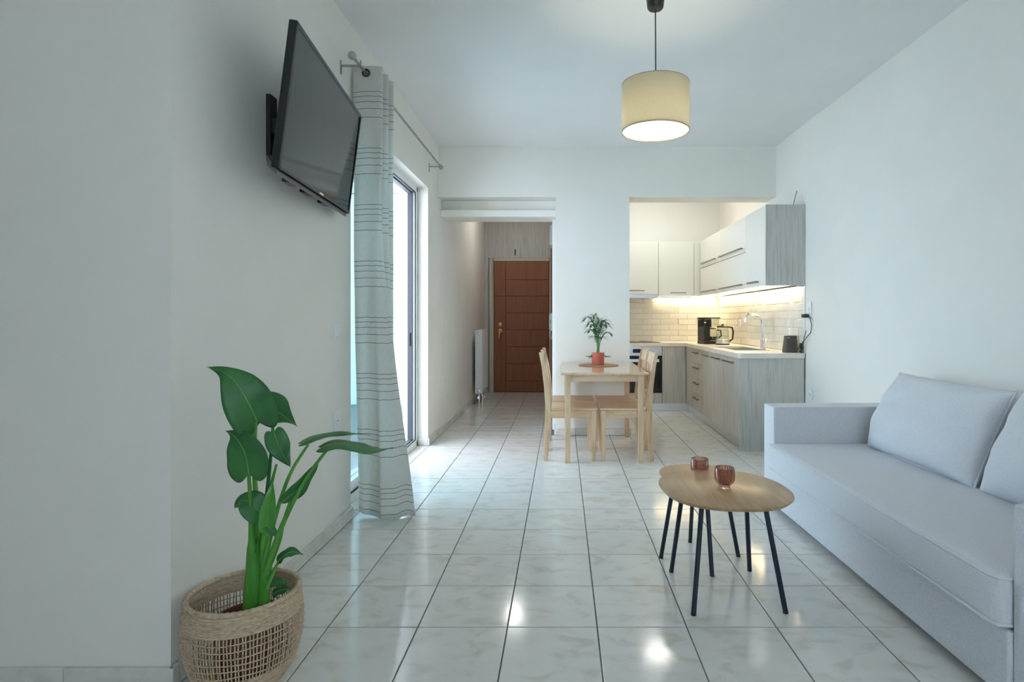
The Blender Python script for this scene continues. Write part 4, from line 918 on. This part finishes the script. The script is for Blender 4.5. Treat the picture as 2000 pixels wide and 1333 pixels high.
def leaf(path, width, nrm, fold=0.2, lobe=0.2, m='leaf', wav=0.004, slim=1.0, shape='heart', tw=0.0):
    P = [Vector(p) for p in path]; nrm0 = Vector(nrm).normalized(); L = sum((b-a).length for a, b in zip(P, P[1:]))
    def mid(t):
        q = min(max(t, 0), 1)*(len(P)-1); i = min(int(q), len(P)-2); f_ = q - i
        p0, p1, p2, p3 = P[max(i-1,0)], P[i], P[i+1], P[min(i+2, len(P)-1)]
        return 0.5*((2*p1) + (p2-p0)*f_ + (2*p0-5*p1+4*p2-p3)*f_*f_ + (-p0+3*p1-3*p2+p3)*f_**3)
    def prof(t):
        if shape == 'heart': return (0.62 + 2.6*t)*(1-t)**(1.75*slim)/0.80*(1 if t < 0.97 else (1-t)/0.03)
        return math.sin(math.pi*min(1, t**0.75))**0.9*(1 - 0.2*t)
    def fn(a, b):
        t = a; s = 2*b-1; w = width*0.5*prof(t)
        tg = (mid(min(1, t+0.03)) - mid(max(0, t-0.03))).normalized(); n2 = (nrm0 - tg*nrm0.dot(tg)).normalized(); sd = tg.cross(n2)
        an = tw*t; sd, n2 = sd*math.cos(an) + n2*math.sin(an), n2*math.cos(an) - sd*math.sin(an)
        back = -lobe*L*math.sin(math.pi*0.8*abs(s)**1.1)*(1-t)**3
        return mid(t) + tg*back + sd*(s*w) + n2*(fold*abs(s)*w - 0.10*w*s*s + wav*math.sin(t*13 + (3 if s > 0 else 0))*abs(s))
    o = MB().grid(fn, 26, 12).build('leaf', m, gp, smooth=True, solid=0.0009)
    for f_ in o.data.polygons: f_.use_smooth = True
    MB().tube([mid(t) + nrm0*0.0006 for t in [k/14*0.97 for k in range(15)]], [0.0022*(1-0.85*k/14) for k in range(15)], 6).build('midrib', 'vein', o, smooth=True)
    return o
D = 1.89
A = at
stalk([A(494, 1208, D), A(497, 1140, D), A(497, 1070, D), A(500, 1010, D+.01)], [0.032, 0.030, 0.022, 0.008], name='trunk')
stalk([A(515, 1200, D-.02), A(518, 1120, D-.02), A(515, 1060, D-.02), A(520, 1020, D-.02)], [0.018, 0.016, 0.012, 0.003])
# upper broad leaf with a curling drip tip
stalk([A(500, 1080, D), A(500, 980, D-.01), A(496, 900, D-.02), A(500, 824, D-.03)], [0.013, 0.008, 0.0065, 0.005])
leaf([A(502, 824, D-.03), A(484, 785, D-.05), A(462, 750, D-.06), A(438, 728, D-.06), A(404, 717, D-.05)], 0.150, (0.45, -1.0, 0.45), 0.10, 0.16)
# heart leaf below it
stalk([A(492, 1080, D-.02), A(490, 1000, D-.04), A(486, 926, D-.05)], [0.012, 0.007, 0.005])
leaf([A(486, 926, D-.05), A(481, 893, D-.06), A(468, 866, D-.065), A(455, 850, D-.06), A(440, 842, D-.05)], 0.126, (0.15, -1.0, 0.1), 0.06, 0.16)
# dark leaf behind
stalk([A(508, 1090, D+.02), A(520, 980, D+.03), A(529, 890, D+.04), A(533, 830, D+.04)], [0.010, 0.007, 0.005, 0.004], 'leaf')
leaf([A(516, 800, D+.05), A(535, 802, D+.04), A(556, 814, D+.03), A(581, 834, D+.01)], 0.128, (0.15, -0.8, 0.55), 0.2, 0.25, wav=0.007)
# hanging leaf in the middle
stalk([A(512, 1090, D), A(522, 985, D), A(540, 908, D-.01)], [0.009, 0.006, 0.004])
leaf([A(535, 846, D), A(544, 870, D-.01), A(555, 892, D-.02), A(567, 913, D-.03)], 0.066, (0.4, -0.9, 0.15), 0.15, 0.10, slim=.8)
stalk([A(533, 834, D+.03), A(534, 840, D+.01), A(536, 848, D)], [0.004, 0.0035, 0.003])
# two long leaves reaching out over the floor, seen almost edge-on
stalk([A(514, 1110, D-.03), A(535, 1020, D-.03), A(565, 930, D-.03), A(602, 869, D-.02)], [0.011, 0.007, 0.0055, 0.004])
leaf([A(590, 866, D-.03), A(618, 854, D-.01), A(650, 848, D+.02), A(688, 847, D+.04), A(722, 851, D+.05)], 0.062, (0.08, -0.02, 1), 0.05, 0.06, wav=0.002, slim=.75)
stalk([A(520, 1120, D-.05), A(550, 1030, D-.06), A(595, 940, D-.07), A(638, 880, D-.06)], [0.012, 0.008, 0.006, 0.0045])
leaf([A(628, 875, D-.07), A(660, 867, D-.06), A(700, 873, D-.05), A(735, 879, D-.03), A(768, 875, D-.01)], 0.080, (0.0, -0.14, 1), 0.05, 0.06, wav=0.003, slim=.65)
stalk([A(516, 1130, D-.04), A(545, 1060, D-.04), A(556, 1010, D-.04), A(572, 965, D-.05)], [0.009, 0.006, 0.004, 0.003])
leaf([A(547, 983, D-.05), A(578, 960, D-.06), A(600, 932, D-.06), A(622, 905, D-.06)], 0.052, (0.8, -0.6, 0.35), 0.25, 0, shape='lance')
stalk([A(500, 1075, D), A(508, 1030, D-.02), A(513, 1008, D-.03)], [0.008, 0.005, 0.004])
leaf([A(513, 1006, D-.03), A(493, 986, D-.04), A(473, 978, D-.04), A(458, 993, D-.03)], 0.082, (0.0, -0.75, 0.65), 0.2, 0.10, slim=.8)
leaf([A(521, 1045, D-.05), A(524, 1000, D-.05), A(532, 942, D-.04)], 0.055, (0.35, -1, 0), 0.5, 0, m='leafpale', shape='lance')
leaf([A(500, 1018, D-.04), A(525, 1030, D-.05), A(547, 1054, D-.06)], 0.032, (0.1, -0.7, 0.7), 0.2, 0, shape='lance')
stalk([A(520, 1150, D-.04), A(538, 1110, D-.04), A(548, 1092, D-.04)], [0.008, 0.005, 0.003])
leaf([A(542, 1100, D-.04), A(556, 1085, D-.04), A(574, 1079, D-.03), A(592, 1084, D-.02)], 0.042, (0.0, -0.5, 0.8), 0.3, 0, shape='lance')
leaf([A(522, 1146, D+.03), A(540, 1138, D+.03), A(560, 1140, D+.03)], 0.04, (0, -0.5, 0.8), 0.2, 0, shape='lance')
leaf([A(532, 1162, D+.02), A(550, 1153, D+.02), A(568, 1152, D+.02)], 0.04, (0, -0.5, 0.8), 0.2, 0, shape='lance')
